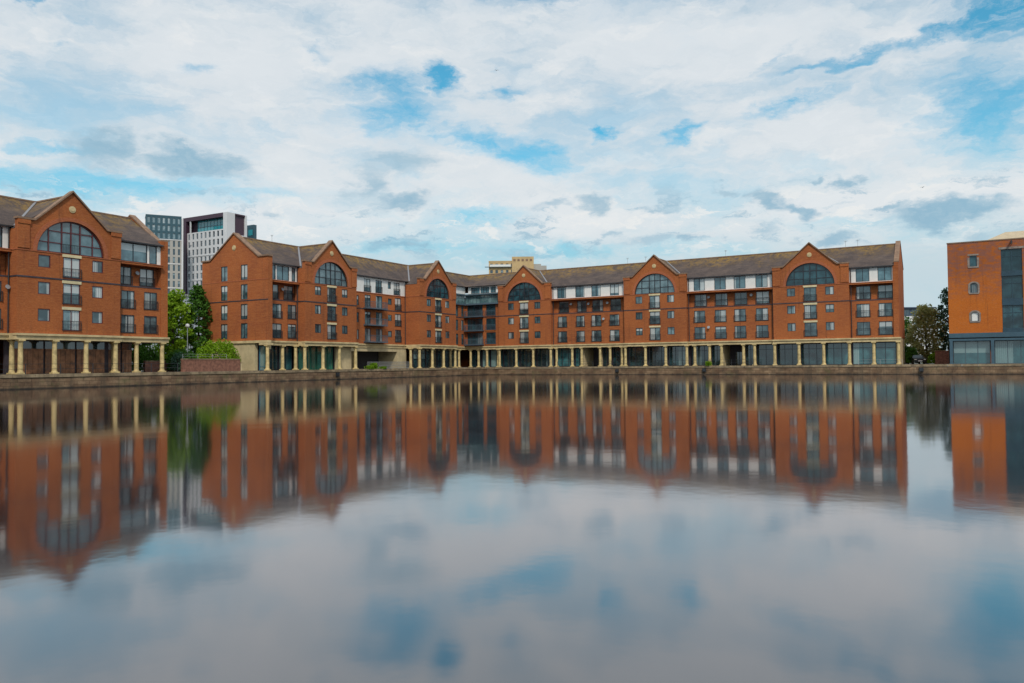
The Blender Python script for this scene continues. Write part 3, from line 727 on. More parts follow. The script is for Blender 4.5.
# ================================================================== RIGHT WAREHOUSE
WH = Frame(0, -.2, 0)
wh = thing('warehouse', (95, 8, 0), 'orange brick warehouse on the right edge with blue steel and glass ground floor', 'building')
x0, x1, TOP = 79.5, 112.0, 17.3
small = [(82.7, .9, 13.85, 15.4, 0), (82.7, .92, 10.1, 11.5, 1), (82.75, .92, 6.05, 7.4, 2)]
bays = [87.3, 95.0, 102.7, 110.0]
holes = [(c - w/2, c + w/2, a, b) for c, w, a, b, k in small] + [(c - 1.25, c + 1.25, 4.4, 16.0) for c in bays if c + 1.3 < x1]
for c in bays[:-1]:
    for s_, w, a, b, k in small: holes.append((c + 3.85 - w/2, c + 3.85 + w/2, a, b))
m = MB(); WH.wall(m, x0, x1, 4.4, TOP, 0, holes, rev=.28)
m.face([WH.p(x0, 0, 4.4), WH.p(x0, 14, 4.4), WH.p(x0, 14, TOP), WH.p(x0, 0, TOP)]); m.face([WH.p(x1, 0, 0), WH.p(x1, 14, 0), WH.p(x1, 14, TOP), WH.p(x1, 0, TOP)])
m.face([WH.p(x0, 14, 0), WH.p(x1, 14, 0), WH.p(x1, 14, TOP), WH.p(x0, 14, TOP)])
part('wall', m, wh, ['brick_orange'])
m = MB(); WH.box(m, x0 - .06, x1, -.06, .35, TOP + .003, TOP + .16); part('coping', m, wh, ['coping'])
m = MB(); A = [(83.5, 1.2), (x1, 1.2), (x1, 13), (83.5, 13)]; Bq = [(86.9, 5.5), (x1 - 3, 5.5), (x1 - 3, 8.8), (86.9, 8.8)]
for i in range(4):
    j = (i + 1) % 4; m.face([WH.p(*A[i], TOP - .1), WH.p(*A[j], TOP - .1), WH.p(*Bq[j], 19.15), WH.p(*Bq[i], 19.15)])
m.face([WH.p(a, b, 19.15) for a, b in Bq]); part('roof', m, wh, [plain('pale tan roof sheet', (.50, .40, .27), .7, var=.1)])
m = MB(); m.face([WH.p(x0, 0, TOP - .3), WH.p(x1, 0, TOP - .3), WH.p(x1, 14, TOP - .3), WH.p(x0, 14, TOP - .3)]); part('flat_roof', m, wh, ['lead'])
M['sky_glint'] = plain('white painted sky reflection', (.82, .82, .80), .25)  # pane mirroring bright sky; the reflection is painted as flat white
M['stone_grey'] = plain('grey weathered stone', (.27, .22, .19), .9, var=.25, scale=3)
for q, c in enumerate([82.7] + [b + 3.85 for b in bays[:-1]]):
    for s_, w, a, b, k in small:
        glare = q == 0 and k == 2
        o = window(WH, wh, c + (s_ - 82.7), a, w, b - a, .08, 1, 1, 'window', 'frame_grey', 'sky_glint' if glare else 'glass_dark')
        mm = MB(); cc = c + (s_ - 82.7)
        if k == 0:
            WH.box(mm, cc - .68, cc + .68, -.04, .05, b + .003, b + .22); WH.box(mm, cc - .66, cc + .66, -.07, .05, a - .2, a - .003)
        else:
            WH.box(mm, cc - .62, cc + .62, -.07, .05, a - .18, a - .003)
            for i in range(10):   # arched head of grey stone
                t0, t1 = math.pi*i/10, math.pi*(i + 1)/10; qd = []
                for dd in (-.045, .04):
                    for rr, tt in ((.475, t0), (.72, t0), (.72, t1), (.475, t1)): qd.append(WH.p(cc + rr*math.cos(tt), dd, b - .36 + rr*.8*math.sin(tt)))
                mm.hexa(qd)
            # brick spandrels that round the head of the opening
            for sx in (-1, 1):
                mm.face([WH.p(cc + sx*.475, -.02, b - .36)] + [WH.p(cc + sx*.475*math.cos(t*math.pi/12), -.02, b - .36 + .38*math.sin(t*math.pi/12)) for t in range(1, 7)] + [WH.p(cc + sx*.475, -.02, b + .02)])
        WH.box(mm, cc - .70, cc - w/2 - .003, -.03, .05, a, b - .3); WH.box(mm, cc + w/2 + .003, cc + .70, -.03, .05, a, b - .3)
        part('window_surround', mm, wh, ['stone_grey'])
for c in bays[:-1]:
    for a, b in ((4.9, 8.15), (9.05, 12.25), (12.9, 15.95)): window(WH, wh, c, a, 2.46, b - a, .10, 2, 2, 'window', 'steel_dark', 'glass_dark', trans=(b - a)*.68)
    for a, b in ((4.4, 4.9), (8.15, 9.05), (12.25, 12.9)):
        m = MB(); WH.box(m, c - 1.24, c + 1.24, -.06, .24, a, b); part('spandrel', m, wh, ['steel_dark'])
    m = MB(); WH.box(m, c - 1.5, c + 1.5, -.05, .05, 16.003, 16.3); part('lintel', m, wh, ['stone_grey'])
    m = MB(); m.bar(WH.p(c, -.05, 17.0), WH.p(c, -.95, 17.0), .14, .2); m.bar(WH.p(c, -.05, 16.5), WH.p(c, -.75, 16.95), .08); m.tube(WH.p(c, -.9, 16.6), WH.p(c, -.9, 16.95), .13, n=10); part('hoist_beam', m, wh, ['gutter'])
    # white round chair or lamp shapes seen inside are only a pale blind strip
m = MB(); WH.box(m, x0 - .05, x1, -.16, .5, 3.75, 4.395); WH.box(m, x0 - .05, x1, -.10, .3, 3.3, 3.60); part('steel_beam', m, wh, ['steel_blue'])
m = MB(); WH.box(m, x0, x1, .55, 3, 3.62, 3.74); part('soffit', m, wh, ['soffit'])
posts = [79.72, 84.78, 90.0, 95.2, 100.4, 105.6, 110.8]
for s in posts:
    m = MB(); WH.box(m, s - .2, s + .2, -.12, .34, 0, 3.298); WH.box(m, s - .26, s + .26, -.18, .40, 0, .12); part('steel_post', m, wh, ['steel_blue'])
for a, b in zip(posts[:-1], posts[1:]): window(WH, wh, (a + b)/2, .02, b - a - .5, 3.25, .6, 3, 1, 'shopfront', 'frame_grey', 'glass_teal')
m = MB(); WH.box(m, x0, x1, 1.0, 1.3, 0, 3.6); m.face([WH.p(x0 + .01, .3, 0), WH.p(x0 + .01, 14, 0), WH.p(x0 + .01, 14, 4.4), WH.p(x0 + .01, .3, 4.4)]); part('ground_floor_wall', m, wh, ['brick_orange'])

# ================================================================== BACKGROUND BUILDINGS
M['white_clad'] = plain('white cladding panel', (.66, .66, .68), .5, var=.04, scale=.2)
M['grey_clad'] = plain('grey beige cladding', (.38, .36, .33), .6, var=.06, scale=.2)
M['teal_clad'] = plain('dark teal cladding', (.030, .085, .115), .4)
M['maroon_clad'] = plain('dark maroon cladding', (.058, .028, .048), .5)
M['beige_conc'] = plain('beige concrete panel', (.52, .37, .19), .85, var=.12, scale=.2)
M['tower_glass'] = glass_mat('tower window glass', (.02, .035, .05), (.06, .10, .13), (.30, .38, .42), .25)
M['glass_tower_pale'] = glass_mat('pale tower glass', (.10, .18, .22), (.26, .36, .40), (.5, .56, .58), .4)
M['sky_glass'] = plain('bright teal curtain glass', (.04, .30, .36), .08, spec=.9)

TOWER_COUNT = {}
def facade_grid(Fr, root, s0, s1, h0, h1, nx, nz, wmat, fx=.5, fz=.6, pier=True, gm='tower_glass', name='facade', d=0):
    """a wall of the tower with a real opening for each window; glass set back"""
    m = MB(); dx = (s1 - s0)/nx; dz = (h1 - h0)/nz
    holes = [(s0 + dx*(i + .5 - fx/2), s0 + dx*(i + .5 + fx/2), h0 + dz*(j + .5 - fz/2), h0 + dz*(j + .5 + fz/2)) for i in range(nx) for j in range(nz)]
    Fr.wall(m, s0, s1, h0, h1, d, holes, rev=.35); o = part(name, m, root, [wmat])
    w, h = holes[0][1] - holes[0][0], holes[0][3] - holes[0][2]
    g = MB(); LF.box(g, -w/2 - .02, w/2 + .02, .25, .33, -.02, h + .02); gme = g.mesh('tower window', [gm])
    rest = MB()
    for a, b, c, e in sorted(holes, key=lambda q: -q[2]):
        n = TOWER_COUNT.get(root.name, 0)
        if n < 100:
            inst('window', gme, root, Fr.p((a + b)/2, d, c), Fr.a); TOWER_COUNT[root.name] = n + 1
        else: Fr.box(rest, a - .02, b + .02, d + .25, d + .33, c - .02, e + .02)
    if rest.f:
        r = part('window', rest, root, [gm]); r['kind'] = 'stuff'
    return o
# teal and grey student tower
a = Vector((-188.3, 60.4)); b = Vector((-181.4, 70.9)); ang = math.degrees(math.atan2((b - a).y, (b - a).x))
T1 = Frame(a.x, a.y, ang); t1 = thing('tower_block', (a.x, a.y, 0), 'dark teal topped tower block behind the left gap, standing left of the white tower', 'tower')
W1 = (b - a).length
facade_grid(T1, t1, 0, W1, 49.8, 58.6, 7, 3, 'teal_clad', .5, .74, gm='glass_tower_pale', name='upper_facade')
facade_grid(T1, t1, 0, W1, 0, 49.8, 7, 16, 'grey_clad', .42, .74, name='lower_facade')
m = MB(); T1.box(m, .02, W1, .4, 8.5, 0, 49.7); T1.box(m, 0.0, W1, .4, 8.5, 49.72, 58.5); part('side_wall', m, t1, ['teal_clad'])
m = MB(); T1.box(m, -.1, W1, -.05, 8.5, 58.6, 59.1); part('parapet', m, t1, ['teal_clad'])
for j in range(1, 17, 3):
    m = MB(); T1.box(m, 0, W1, -.12, .0, 49.8*j/16 - .15, 49.8*j/16 + .15); part('floor_band', m, t1, ['white_clad'])
m = MB(); T1.box(m, W1, W1 + .6, -.4, 2, 0, 58.2); part('fin', m, t1, ['white_clad'])
# white tower with maroon frame
T2 = Frame(-194.4, 82.0, 0); W2 = 26.3; H2 = 61.3
t2 = thing('tower_block', (-194, 82, 0), 'tall white gridded tower block with dark maroon roof frame and bright teal top glazing', 'tower')
facade_grid(T2, t2, 2.0, W2 - 2.2, 0, 55.0, 9, 17, 'white_clad', .46, .7, name='facade')
for j in range(2, 17, 3):
    m = MB(); T2.box(m, 2.0, W2 - 2.2, -.14, -.002, 55*j/17 - .2, 55*j/17 + .2); part('floor_band', m, t2, ['white_clad'])
m = MB(); T2.box(m, 0, 2.0, -.6, 6, 0, H2); T2.box(m, 2.0, W2 - 2.2, -.6, 6, H2 - 1.6, H2); T2.box(m, 2.0, 6.4, 2.2, 6, 55.05, H2 - 1.61); part('roof_frame', m, t2, ['maroon_clad'])
m = MB(); T2.box(m, 6.4, W2 - 2.25, 1.6, 2.0, 55.05, H2 - 1.61)
for k in range(9): T2.box(m, 6.4 + k*1.95, 6.5 + k*1.95, 1.5, 1.6, 55.05, H2 - 1.61, 1)
T2.box(m, 6.4, W2 - 2.25, 1.48, 1.58, 57.0, 57.15, 1)
part('top_glazing', m, t2, ['sky_glass', 'frame_grey'])
m = MB(); T2.box(m, W2 - 2.2, W2, -.6, 1.4, 0, H2 + .01); T2.box(m, 4.2, 4.6, -.5, 0, 50, H2 - 1.62); part('corner_pier', m, t2, ['white_clad'])
m = MB(); T2.box(m, 2, W2 - 1.3, 2.6, 9.3, 0, 55); T2.box(m, W2 - 1.2, W2, 1.4, 3.3, 0, H2); T2.box(m, W2 - 1.2, W2, 8.4, 9.4, 0, H2); T2.box(m, W2 - 1.2, W2 - .05, 3.3, 8.4, 0, 53); part('side_wall', m, t2, ['white_clad'])
m = MB(); T2.box(m, W2 - 2.6, W2 - .6, 3.3, 8.4, 53.01, H2 - .6); T2.box(m, W2 - 1.2, W2 - .02, 3.31, 8.39, H2 - .59, H2); part('side_recess', m, t2, ['maroon_clad'])
T2s = Frame(-191 + W2, 82, 90)
m = MB(); T2.box(m, 0, W2 - 1.3, 6.01, 9.3, 55.02, H2 - .62); part('plant_room', m, t2, ['maroon_clad'])
m = MB(); T2.box(m, 9, 20.6, 18, 19.5, 0, 59.6, 0); T2.box(m, 17.5, 19.9, 17.9, 17.99, 55.2, 57.6, 1); part('rear_block', m, t2, ['teal_clad', 'sky_glass'])
# low grey shed
gs = thing('grey_building', (-95, 6, 0), 'low grey-clad building just above the bright green tree, below the towers', 'building')
G = Frame(-112, 0, 29); m = MB(); G.box(m, 0, 34, 0, 12, 0, 19.2); part('wall', m, gs, [plain('grey blue cladding', (.30, .33, .37), .6, var=.06, scale=.3)])
m = MB(); G.box(m, -.3, 34.3, -.3, 12.3, 19.203, 19.8); part('roof', m, gs, ['lead'])
for k in range(6): window(G, gs, 4 + k*5, 13.5, 2.4, 1.6, -.14, 2, 1, 'window', 'frame_grey', 'tower_glass')
# beige council tower
BT = Frame(-106.3, 177.0, 29.5); bt = thing('tower_block', (-106, 177, 0), 'beige concrete tower block peeping over the roof ridge behind the dock corner', 'tower')
facade_grid(BT, bt, 0, 12, 0, 47.4, 5, 16, 'beige_conc', .5, .5, name='facade')
m = MB(); BT.box(m, 0, 12, .4, 14, 0, 47.3); BT.box(m, -.1, 12, -.1, 14, 47.403, 47.9); part('wall', m, bt, ['beige_conc'])
m = MB(); BT.box(m, 10.6, 20.6, -.5, 10, 0, 49.7); part('lift_tower', m, bt, ['beige_conc'])
m = MB(); BT.box(m, 20.6, 26.5, .5, 11, 0, 45.6); BT.box(m, 20.6, 24, .6, 10, 45.6, 46.4); part('lower_block', m, bt, ['grey_clad'])
m = MB(); BT.box(m, -1.8, 10.5, -1.0, -.12, 44.9, 45.15, 0); BT.box(m, .5, 10, -1.0, -.95, 45.15, 46.1, 1); part('roof_balcony', m, bt, ['frame_grey', 'white_metal'])
m = MB()
for k in range(5): BT.box(m, 11.2 + k*1.9, 12.3 + k*1.9, -.56, -.502, 47.6, 48.6)
part('louvre', m, bt, ['coping'])
# low office beyond the right gap
OF = Frame(60, 126, 30.5); of = thing('office_building', (66, 130, 0), 'low white office building with a dark glazed top floor beyond the right gap trees', 'building')
m = MB(); OF.box(m, -6, 17, 0, 12, 0, 13.7); part('wall', m, of, ['white_clad'])
m = MB(); OF.box(m, -6, 16.6, .3, 12, 13.703, 16.0); OF.box(m, -6.3, 17, -.3, 12.3, 16.003, 16.35); part('top_storey', m, of, [plain('navy cladding', (.05, .07, .12), .4)])
for k in range(7):
    window(OF, of, -4 + k*3, 14.0, 2.4, 1.7, .16, 3, 1, 'window', 'frame_grey', 'tower_glass'); window(OF, of, -4 + k*3, 10.2, 1.6, 1.7, -.14, 2, 1, 'window', 'frame_grey', 'tower_glass')

# ================================================================== GROUND, WATER, QUAY
QX, QY = 2.4, -1.8
def sheet(name, rects, z, mat):
    m = MB()
    for a, b, c, d in rects: m.face([(a, c, z), (b, c, z), (b, d, z), (a, d, z)])
    o = part(name, m, None, [mat]); o['kind'] = 'structure'; return o
sheet('ground', [(-1800, QX - .5, -1500, 1800), (QX - .5, 1800, QY + .5, 1800)], -.03, 'ground')
sheet('pavement', [(-16, QX - .45, -110, QY + .45), (-16, 130, QY + .45, 18)], -.02, 'paving')
M['water'] = water_mat()
sheet('water', [(QX - .3, 1500, -1400, QY + .3)], -1.45, 'water')
qw = thing('quay_wall', (QX, QY, 0), 'low weathered stone dock wall running along the water below the buildings', 'dock wall')
m = MB(); LF.box(m, QX - .6, QX, -200, QY, -3, -.32); LF.box(m, QX - .6, 300, QY, QY + .6, -3, -.323); part('wall', m, qw, ['quay'])
m = MB()
y = -200
while y < QY - .1:
    L = random.uniform(1.3, 2.2); e = min(y + L, QY); j = random.uniform(-.02, .03)
    LF.box(m, QX - .75, QX + .07 + j, y + .012, e - .012, -.317, .0 + random.uniform(-.015, .02)); y += L
x = QX + .1
while x < 300:
    L = random.uniform(1.3, 2.2); j = random.uniform(-.02, .03)
    LF.box(m, x + .012, x + L - .012, QY - .07 - j, QY + .75, -.317, .0 + random.uniform(-.015, .02)); x += L
LF.box(m, QX - .7, QX + .088, QY, QY + .75, -.317, .004)
part('coping', m, qw, ['quay_coping'])

# small dark fender blocks on the quay face
FB = [((QX + .08, -43.2, -.72), 90, 'small dark fender block on the dock wall below the green shopfronts'),
      ((29.0, QY - .08, -.75), 0, 'small dark fender block on the dock wall below the middle bay entrance'),
      ((44.3, QY - .08, -.7), 0, 'small dark fender block on the dock wall left of the second entrance'),
      ((75.9, QY - .08, -.75), 0, 'small dark fender block on the dock wall below the right gap')]
for loc, rz, lab in FB:
    m = MB(); f = Frame(loc[0], loc[1], rz); f.box(m, -.28, .28, -.2, .06, loc[2] - .28, loc[2] + .28); f.box(m, -.2, .2, -.26, -.2, loc[2] - .2, loc[2] + .2)
    tag(solo('fender', m, loc, ['rail']), lab, 'fender', 'fender blocks on the dock wall')

# railings by the water
def railing(name, pts, mat, step, hgt, label, rails=(.5, 1.0), group=None, parts=True, r=.03):
    o = thing(name, pts[0], label, 'railing', group)
    m = MB(); p = MB(); p.tube((0, 0, 0), (0, 0, hgt), r*1.5, n=8); pm = p.mesh('railing post', [mat])
    for a, b in zip(pts[:-1], pts[1:]):
        a = Vector(a); b = Vector(b); n = max(1, round((b - a).length/step))
        for k in range(n + 1): inst('post', pm, o, a.lerp(b, k/n))
        for z in rails: m.tube(a + Vector((0, 0, z*hgt)), b + Vector((0, 0, z*hgt)), r*.7, n=6, cap=True)
    part('rail', m, o, [mat])
    return o
railing('railing', [(1.3, -100, 0), (1.3, -69, 0)], 'rail', 3.33, 1.0, 'thin black post and chain railing in front of the timber doors', group='quayside railings')
railing('railing', [(17.0, -.9, 0), (52, -.9, 0)], 'rail', 3.4, .95, 'thin black railing in front of the middle colonnade bays', group='quayside railings')
railing('railing', [(67.5, -.8, 0), (73.4, -.8, 0)], 'grey_metal', 2.95, .75, 'thin grey rail by the rightmost columns', group='quayside railings', r=.018)
railing('railing', [(-1.6, -66.1, 1.6), (-1.6, -59.5, 1.6)], 'grey_metal', 2.2, .55, 'thin pale rail on top of the low brown wall by the hedge', group='quayside railings', r=.018)
mb_ = thing('metal_barrier', (-1.2, -32, 0), 'grey metal crowd barriers standing before the dark undercroft', 'barrier')
for k in range(4):
    m = MB(); y0 = -32.2 + k*2.75
    for z in (.12, .55, 1.1): m.bar((-1.2, y0, z), (-1.2, y0 + 2.6, z), .06)
    for q in range(14): m.bar((-1.2, y0 + q*.2, .12), (-1.2, y0 + q*.2, 1.1), .035)
    m.bar((-1.5, y0 + .3, .02), (-.9, y0 + .3, .02), .05); m.bar((-1.5, y0 + 2.3, .02), (-.9, y0 + 2.3, .02), .05)
    part('panel', m, mb_, ['grey_metal'])

# low walls in the left gap
def low_wall(p0, p1, th, hgt, label, mat='low_brick'):
    a = Vector(p0); b = Vector(p1); o = thing('low_wall', ((a.x + b.x)/2, (a.y + b.y)/2, 0), label, 'wall')
    m = MB(); m.bar((a.x, a.y, hgt/2 - .02), (b.x, b.y, hgt/2 - .02), th, hgt); part('brickwork', m, o, [mat])
    m = MB(); m.bar((a.x, a.y, hgt + .035), (b.x, b.y, hgt + .035), th + .12, .1); part('coping', m, o, ['quay_coping'])
    return o
low_wall((-1.5, -66.3), (-1.5, -57.5), .35, 1.5, 'low brown brick wall with a pale rail beside the round green hedge')
low_wall((-1.5, -57.3), (-4.2, -55.6), .3, 1.0, 'short low wall end beside the cream base of the long block', 'stone_base')
low_wall((-6.0, -68.2), (-6.0, -63.0), .35, 1.3, 'low red brick wall set back beside the far-left block', 'low_brick')
low_wall((77.4, 8.8), (79.3, 8.8), .35, 2.0, 'low red brick wall beside the warehouse corner in the right gap')

# lamp post
lp = thing('street_lamp', (-5, -62.8, 0), 'slim pale lamp post with a white globe in front of the bright green tree', 'street lamp')
m = MB(); m.tube((-5, -62.8, 0), (-5, -62.8, 5.6), .075, .05, 10); m.tube((-5, -62.8, 0), (-5, -62.8, .8), .11, .11, 10); part('post', m, lp, ['grey_metal'])
m = MB()
for i in range(6):
    t0, t1 = -math.pi/2 + math.pi*i/6, -math.pi/2 + math.pi*(i + 1)/6
    m.tube((-5, -62.8, 5.85 + .27*math.sin(t0)), (-5, -62.8, 5.85 + .27*math.sin(t1)), max(.01, .27*math.cos(t0)), max(.01, .27*math.cos(t1)), 12, cap=False)
part('globe', m, lp, ['white_metal'], True)

# ------------------------------------------------------------------ vegetation
def leaves(m, rnd, centre, rad, n, size, flat=1.0):
    for _ in range(n):
        u = Vector((rnd.gauss(0, 1), rnd.gauss(0, 1), rnd.gauss(0, 1))).normalized()
        q = centre + Vector((u.x*rad, u.y*rad, u.z*rad*flat))*(rnd.random()**.45)
        ax = Vector((rnd.uniform(-1, 1), rnd.uniform(-1, 1), rnd.uniform(-.6, 1))).normalized()
        bx = ax.cross(Vector((rnd.uniform(-1, 1), rnd.uniform(-1, 1), rnd.uniform(-1, 1)))).normalized()
        s = size*rnd.uniform(.6, 1.3)
        m.face([q - ax*s*.5, q + bx*s*.32, q + ax*s*.5, q - bx*s*.32])
def tree(name, loc, h, cr, trunk_h, mat, label, seed, clumps=26, per=150, size=.42, squash=1.0, cat='tree', group='trees behind the dock'):
    rnd = random.Random(seed); L = Vector(loc)
    o = thing(name, loc, label, cat, group)
    t = MB(); top = L + Vector((rnd.uniform(-.3, .3), rnd.uniform(-.3, .3), h*.8))
    t.tube(L, L + Vector((0, 0, trunk_h)), .03*h, .02*h, 8); t.tube(L + Vector((0, 0, trunk_h)), top, .02*h, .004*h, 8)
    m = MB()
    for k in range(clumps):
        z = trunk_h*.75 + (h - trunk_h*.75)*((k + .5)/clumps)
        f = (z - trunk_h*.75)/(h - trunk_h*.75)
        prof = math.sin(math.pi*min(1, .12 + f*.86))**.6
        a = k*2.4 + rnd.uniform(-.4, .4); rr = cr*prof*rnd.uniform(.35, .85)
        c = L + Vector((rr*math.cos(a), rr*math.sin(a), z))
        leaves(m, rnd, c, cr*rnd.uniform(.26, .46), per, size, .8*squash)
        if k % 2 == 0:
            b0 = L + Vector((0, 0, max(trunk_h*.7, z - cr*.5))); t.tube(b0, c, .009*h, .003*h, 6)
    part('trunk', t, o, ['bark']); part('crown', m, o, [mat])
    return o
def bush(name, loc, rx, ry, h, mat, label, seed, n=2600, size=.26, cat='shrub', group=None):
    rnd = random.Random(seed); L = Vector(loc); o = thing(name, loc, label, cat, group)
    t = MB()
    for k in range(7):
        a = k*.9; t.tube(L + Vector((rx*.2*math.cos(a), ry*.2*math.sin(a), 0)), L + Vector((rx*.6*math.cos(a), ry*.6*math.sin(a), h*.75)), .05, .015, 6)
    part('stem', t, o, ['bark'])
    m = MB()
    for _ in range(n):
        a = rnd.uniform(0, 2*math.pi); ph = math.asin(rnd.uniform(0, 1)); k = rnd.uniform(.78, 1.04) + .07*math.sin(a*5 + ph*7)
        q = L + Vector((rx*k*math.cos(ph)**.75*math.cos(a), ry*k*math.cos(ph)**.75*math.sin(a), h*k*(.08 + .92*math.sin(ph))))
        ax = Vector((rnd.uniform(-1, 1), rnd.uniform(-1, 1), rnd.uniform(-.4, 1))).normalized(); bx = ax.cross(Vector((rnd.uniform(-1, 1), rnd.uniform(-1, 1), rnd.uniform(-1, 1)))).normalized(); s = size*rnd.uniform(.6, 1.3)
        m.face([q - ax*s*.5, q + bx*s*.35, q + ax*s*.5, q - bx*s*.35])
    part('foliage', m, o, [mat]); return o
tree('tree', (-14, -58.2, 0), 10.6, 3.1, 1.2, 'leaf_bright', 'bright green leafy tree in the left gap behind the lamp post', 11, 46, 150, .46)
tree('tree', (-12.5, -55.2, 0), 11.8, 2.0, .9, 'leaf_dark', 'narrow dark green tree against the end wall of the long block', 12, 40, 130, .40)
tree('tree', (-15, -62.8, 0), 12.0, 1.6, 1.8, 'leaf_dark', 'dark green tree right beside the far-left block', 13, 36, 180, .42)
tree('tree', (76.0, 17.5, 0), 9.2, 3.4, .8, 'leaf_olive', 'olive brown rounded tree filling the right gap above the parked car', 14, 60, 80, .44)
tree('tree', (79.3, 17.0, 0), 12.0, 1.9, 1.0, 'leaf_blue', 'tall sparse blue-green tree beside the warehouse corner', 15, 34, 80, .42)
tree('tree', (72.6, 22, 0), 7.6, 2.2, 1.2, 'leaf_dark', 'dark green tree half hidden by the right end of the long block', 16, 24, 130, .36)
bush('hedge', (-4.4, -58.6, 0), 2.3, 3.1, 3.95, 'leaf_hedge', 'rounded yellow-green clipped hedge before the long block end wall', 21, 6500, .24, 'hedge')
bush('hedge', (-5.5, -63.2, 0), 1.5, 2.2, 2.7, 'leaf_dark', 'low dark green hedge stretch below the lamp post', 22, 3000, .26, 'hedge')
bush('shrub', (-8.5, -66.5, 0), 1.8, 2.3, 3.1, 'leaf_dark', 'dark bush behind the set-back red wall beside the far-left block', 23, 3200, .28, 'shrub', 'bushes in the left gap')
bush('shrub', (-4.0, -64.9, 0), .8, .9, 2.3, 'leaf_blue', 'small dark bush at the left end of the low brown wall', 24, 1200, .24, 'shrub', 'bushes in the left gap')
bush('shrub', (74.2, 9.5, 0), .9, 1.0, 2.6, 'leaf_dark', 'dark bush between the end of the long block and the parked car', 25, 1500, .26, 'shrub')
bush('shrub', (77.6, 11.0, 0), 1.3, 1.0, 1.7, 'leaf_bright', 'green bush between the parked car and the low red wall', 26, 1500, .24, 'shrub')
for i, (x, y, h, lab) in enumerate(((2.1, -34.6, .95, 'larger green weed growing on the quay edge before the barriers'), (2.3, -35.8, .55, 'small green weed tuft left of the larger weed on the quay edge'), (44.9, -1.5, .75, 'green weed tuft on the quay edge left of the second entrance'), (2.3, -32.5, .4, 'smallest weed tuft on the quay edge right of the larger weed'))):
    rnd = random.Random(40 + i); m = MB(); L = Vector((x, y, 0))
    for k in range(160):
        a = rnd.uniform(0, 6.28); b = L + Vector((rnd.gauss(0, .16), rnd.gauss(0, .3), 0)); e = b + Vector((math.cos(a)*h*.35, math.sin(a)*h*.5, h*rnd.uniform(.4, 1.05))); w = Vector((-math.sin(a), math.cos(a), 0))*.05
        m.face([b - w, b + w, e + w*1.2, e - w*1.2])
    tag(solo('weed', m, (x, y, 0), ['leaf_bright']), lab, 'weed', 'weeds on the quay edge')

# ------------------------------------------------------------------ parked car (dark, seen from the front in the right gap)
car = thing('parked_car', (75.4, 7.5, 0), 'dark parked car with a pale number plate in the right gap under the olive tree', 'car')
cf = Frame(75.4, 7.5, 18)
def car_body():
    m = MB()
    prof = [(0, .32), (0, .62), (.12, .86), (.95, .98), (1.45, 1.42), (2.9, 1.44), (3.7, 1.02), (4.15, .92), (4.2, .35)]
    for w0, w1, lo in ((.86, .86, True),):
        def half(h): return .88 if h < 1.0 else .88 - (h - 1.0)*.45
        Lp = [cf.p(-half(h), d, h) for d, h in prof]; Rp = [cf.p(half(h), d, h) for d, h in prof]
        for i in range(len(prof)):
            j = (i + 1) % len(prof); m.face([Lp[i], Rp[i], Rp[j], Lp[j]])
        m.face(Lp[::-1]); m.face(Rp)
    return m
M['car_paint'] = plain('dark green grey car paint', (.018, .028, .03), .25); M['rubber'] = plain('tyre rubber', (.02, .02, .02), .8)
part('body', car_body(), car, ['car_paint'])
m = MB(); m.face([cf.p(-.76, .99, 1.02), cf.p(.76, .99, 1.02), cf.p(.64, 1.42, 1.41), cf.p(-.64, 1.42, 1.41)]); part('windscreen', m, car, ['glass_dark'])
for sx in (-1, 1):
    m = MB(); m.face([cf.p(sx*.872, 1.3, 1.05), cf.p(sx*.872, 3.4, 1.05), cf.p(sx*.72, 2.85, 1.38), cf.p(sx*.72, 1.6, 1.38)]); part('side_window', m, car, ['glass_dark'])
    m = MB(); cf.box(m, sx*.66 - .16, sx*.66 + .16, -.02, .05, .66, .80); part('headlight', m, car, ['white_metal'])
    for dd in (.85, 3.35):
        m = MB(); m.tube(cf.p(sx*.90, dd, .32), cf.p(sx*.70, dd, .32), .32, n=16); w = part('wheel', m, car, ['rubber'])
m = MB(); cf.box(m, -.30, .30, -.03, -.003, .42, .60); part('number_plate', m, car, ['white_metal'])

# ------------------------------------------------------------------ gulls
def gull(loc, span, yaw, label):
    o = thing('bird', loc, label, 'bird', 'birds in the sky'); f = Vector((math.cos(yaw), math.sin(yaw), 0)); s = Vector((-f.y, f.x, 0)); L = Vector(loc)
    m = MB(); m.tube(L - f*span*.18, L + f*span*.04, span*.012, span*.06, 8); m.tube(L + f*span*.04, L + f*span*.22, span*.06, span*.015, 8)
    part('body', m, o, ['rail'], True)
    for q in (-1, 1):
        m = MB(); a = L + f*span*.06; b = a + s*q*span*.22 + Vector((0, 0, span*.10)); c = b + s*q*span*.28 + Vector((0, 0, -span*.04)) - f*span*.08
        for z in (0, -.012*span):
            Z = Vector((0, 0, z)); m.face([a + Z, b + Z, b - f*span*.13 + Z, a - f*span*.14 + Z]); m.face([b + Z, c + Z, b - f*span*.13 + Z])
        part('wing', m, o, ['rail'])
gull((77.9, -39.5, 18.2), .55, 1.0, 'small dark bird in the sky above the right gap')
gull((40.5, -61.3, 30.5), .5, 2.2, 'tiny dark bird high in the sky near the middle')

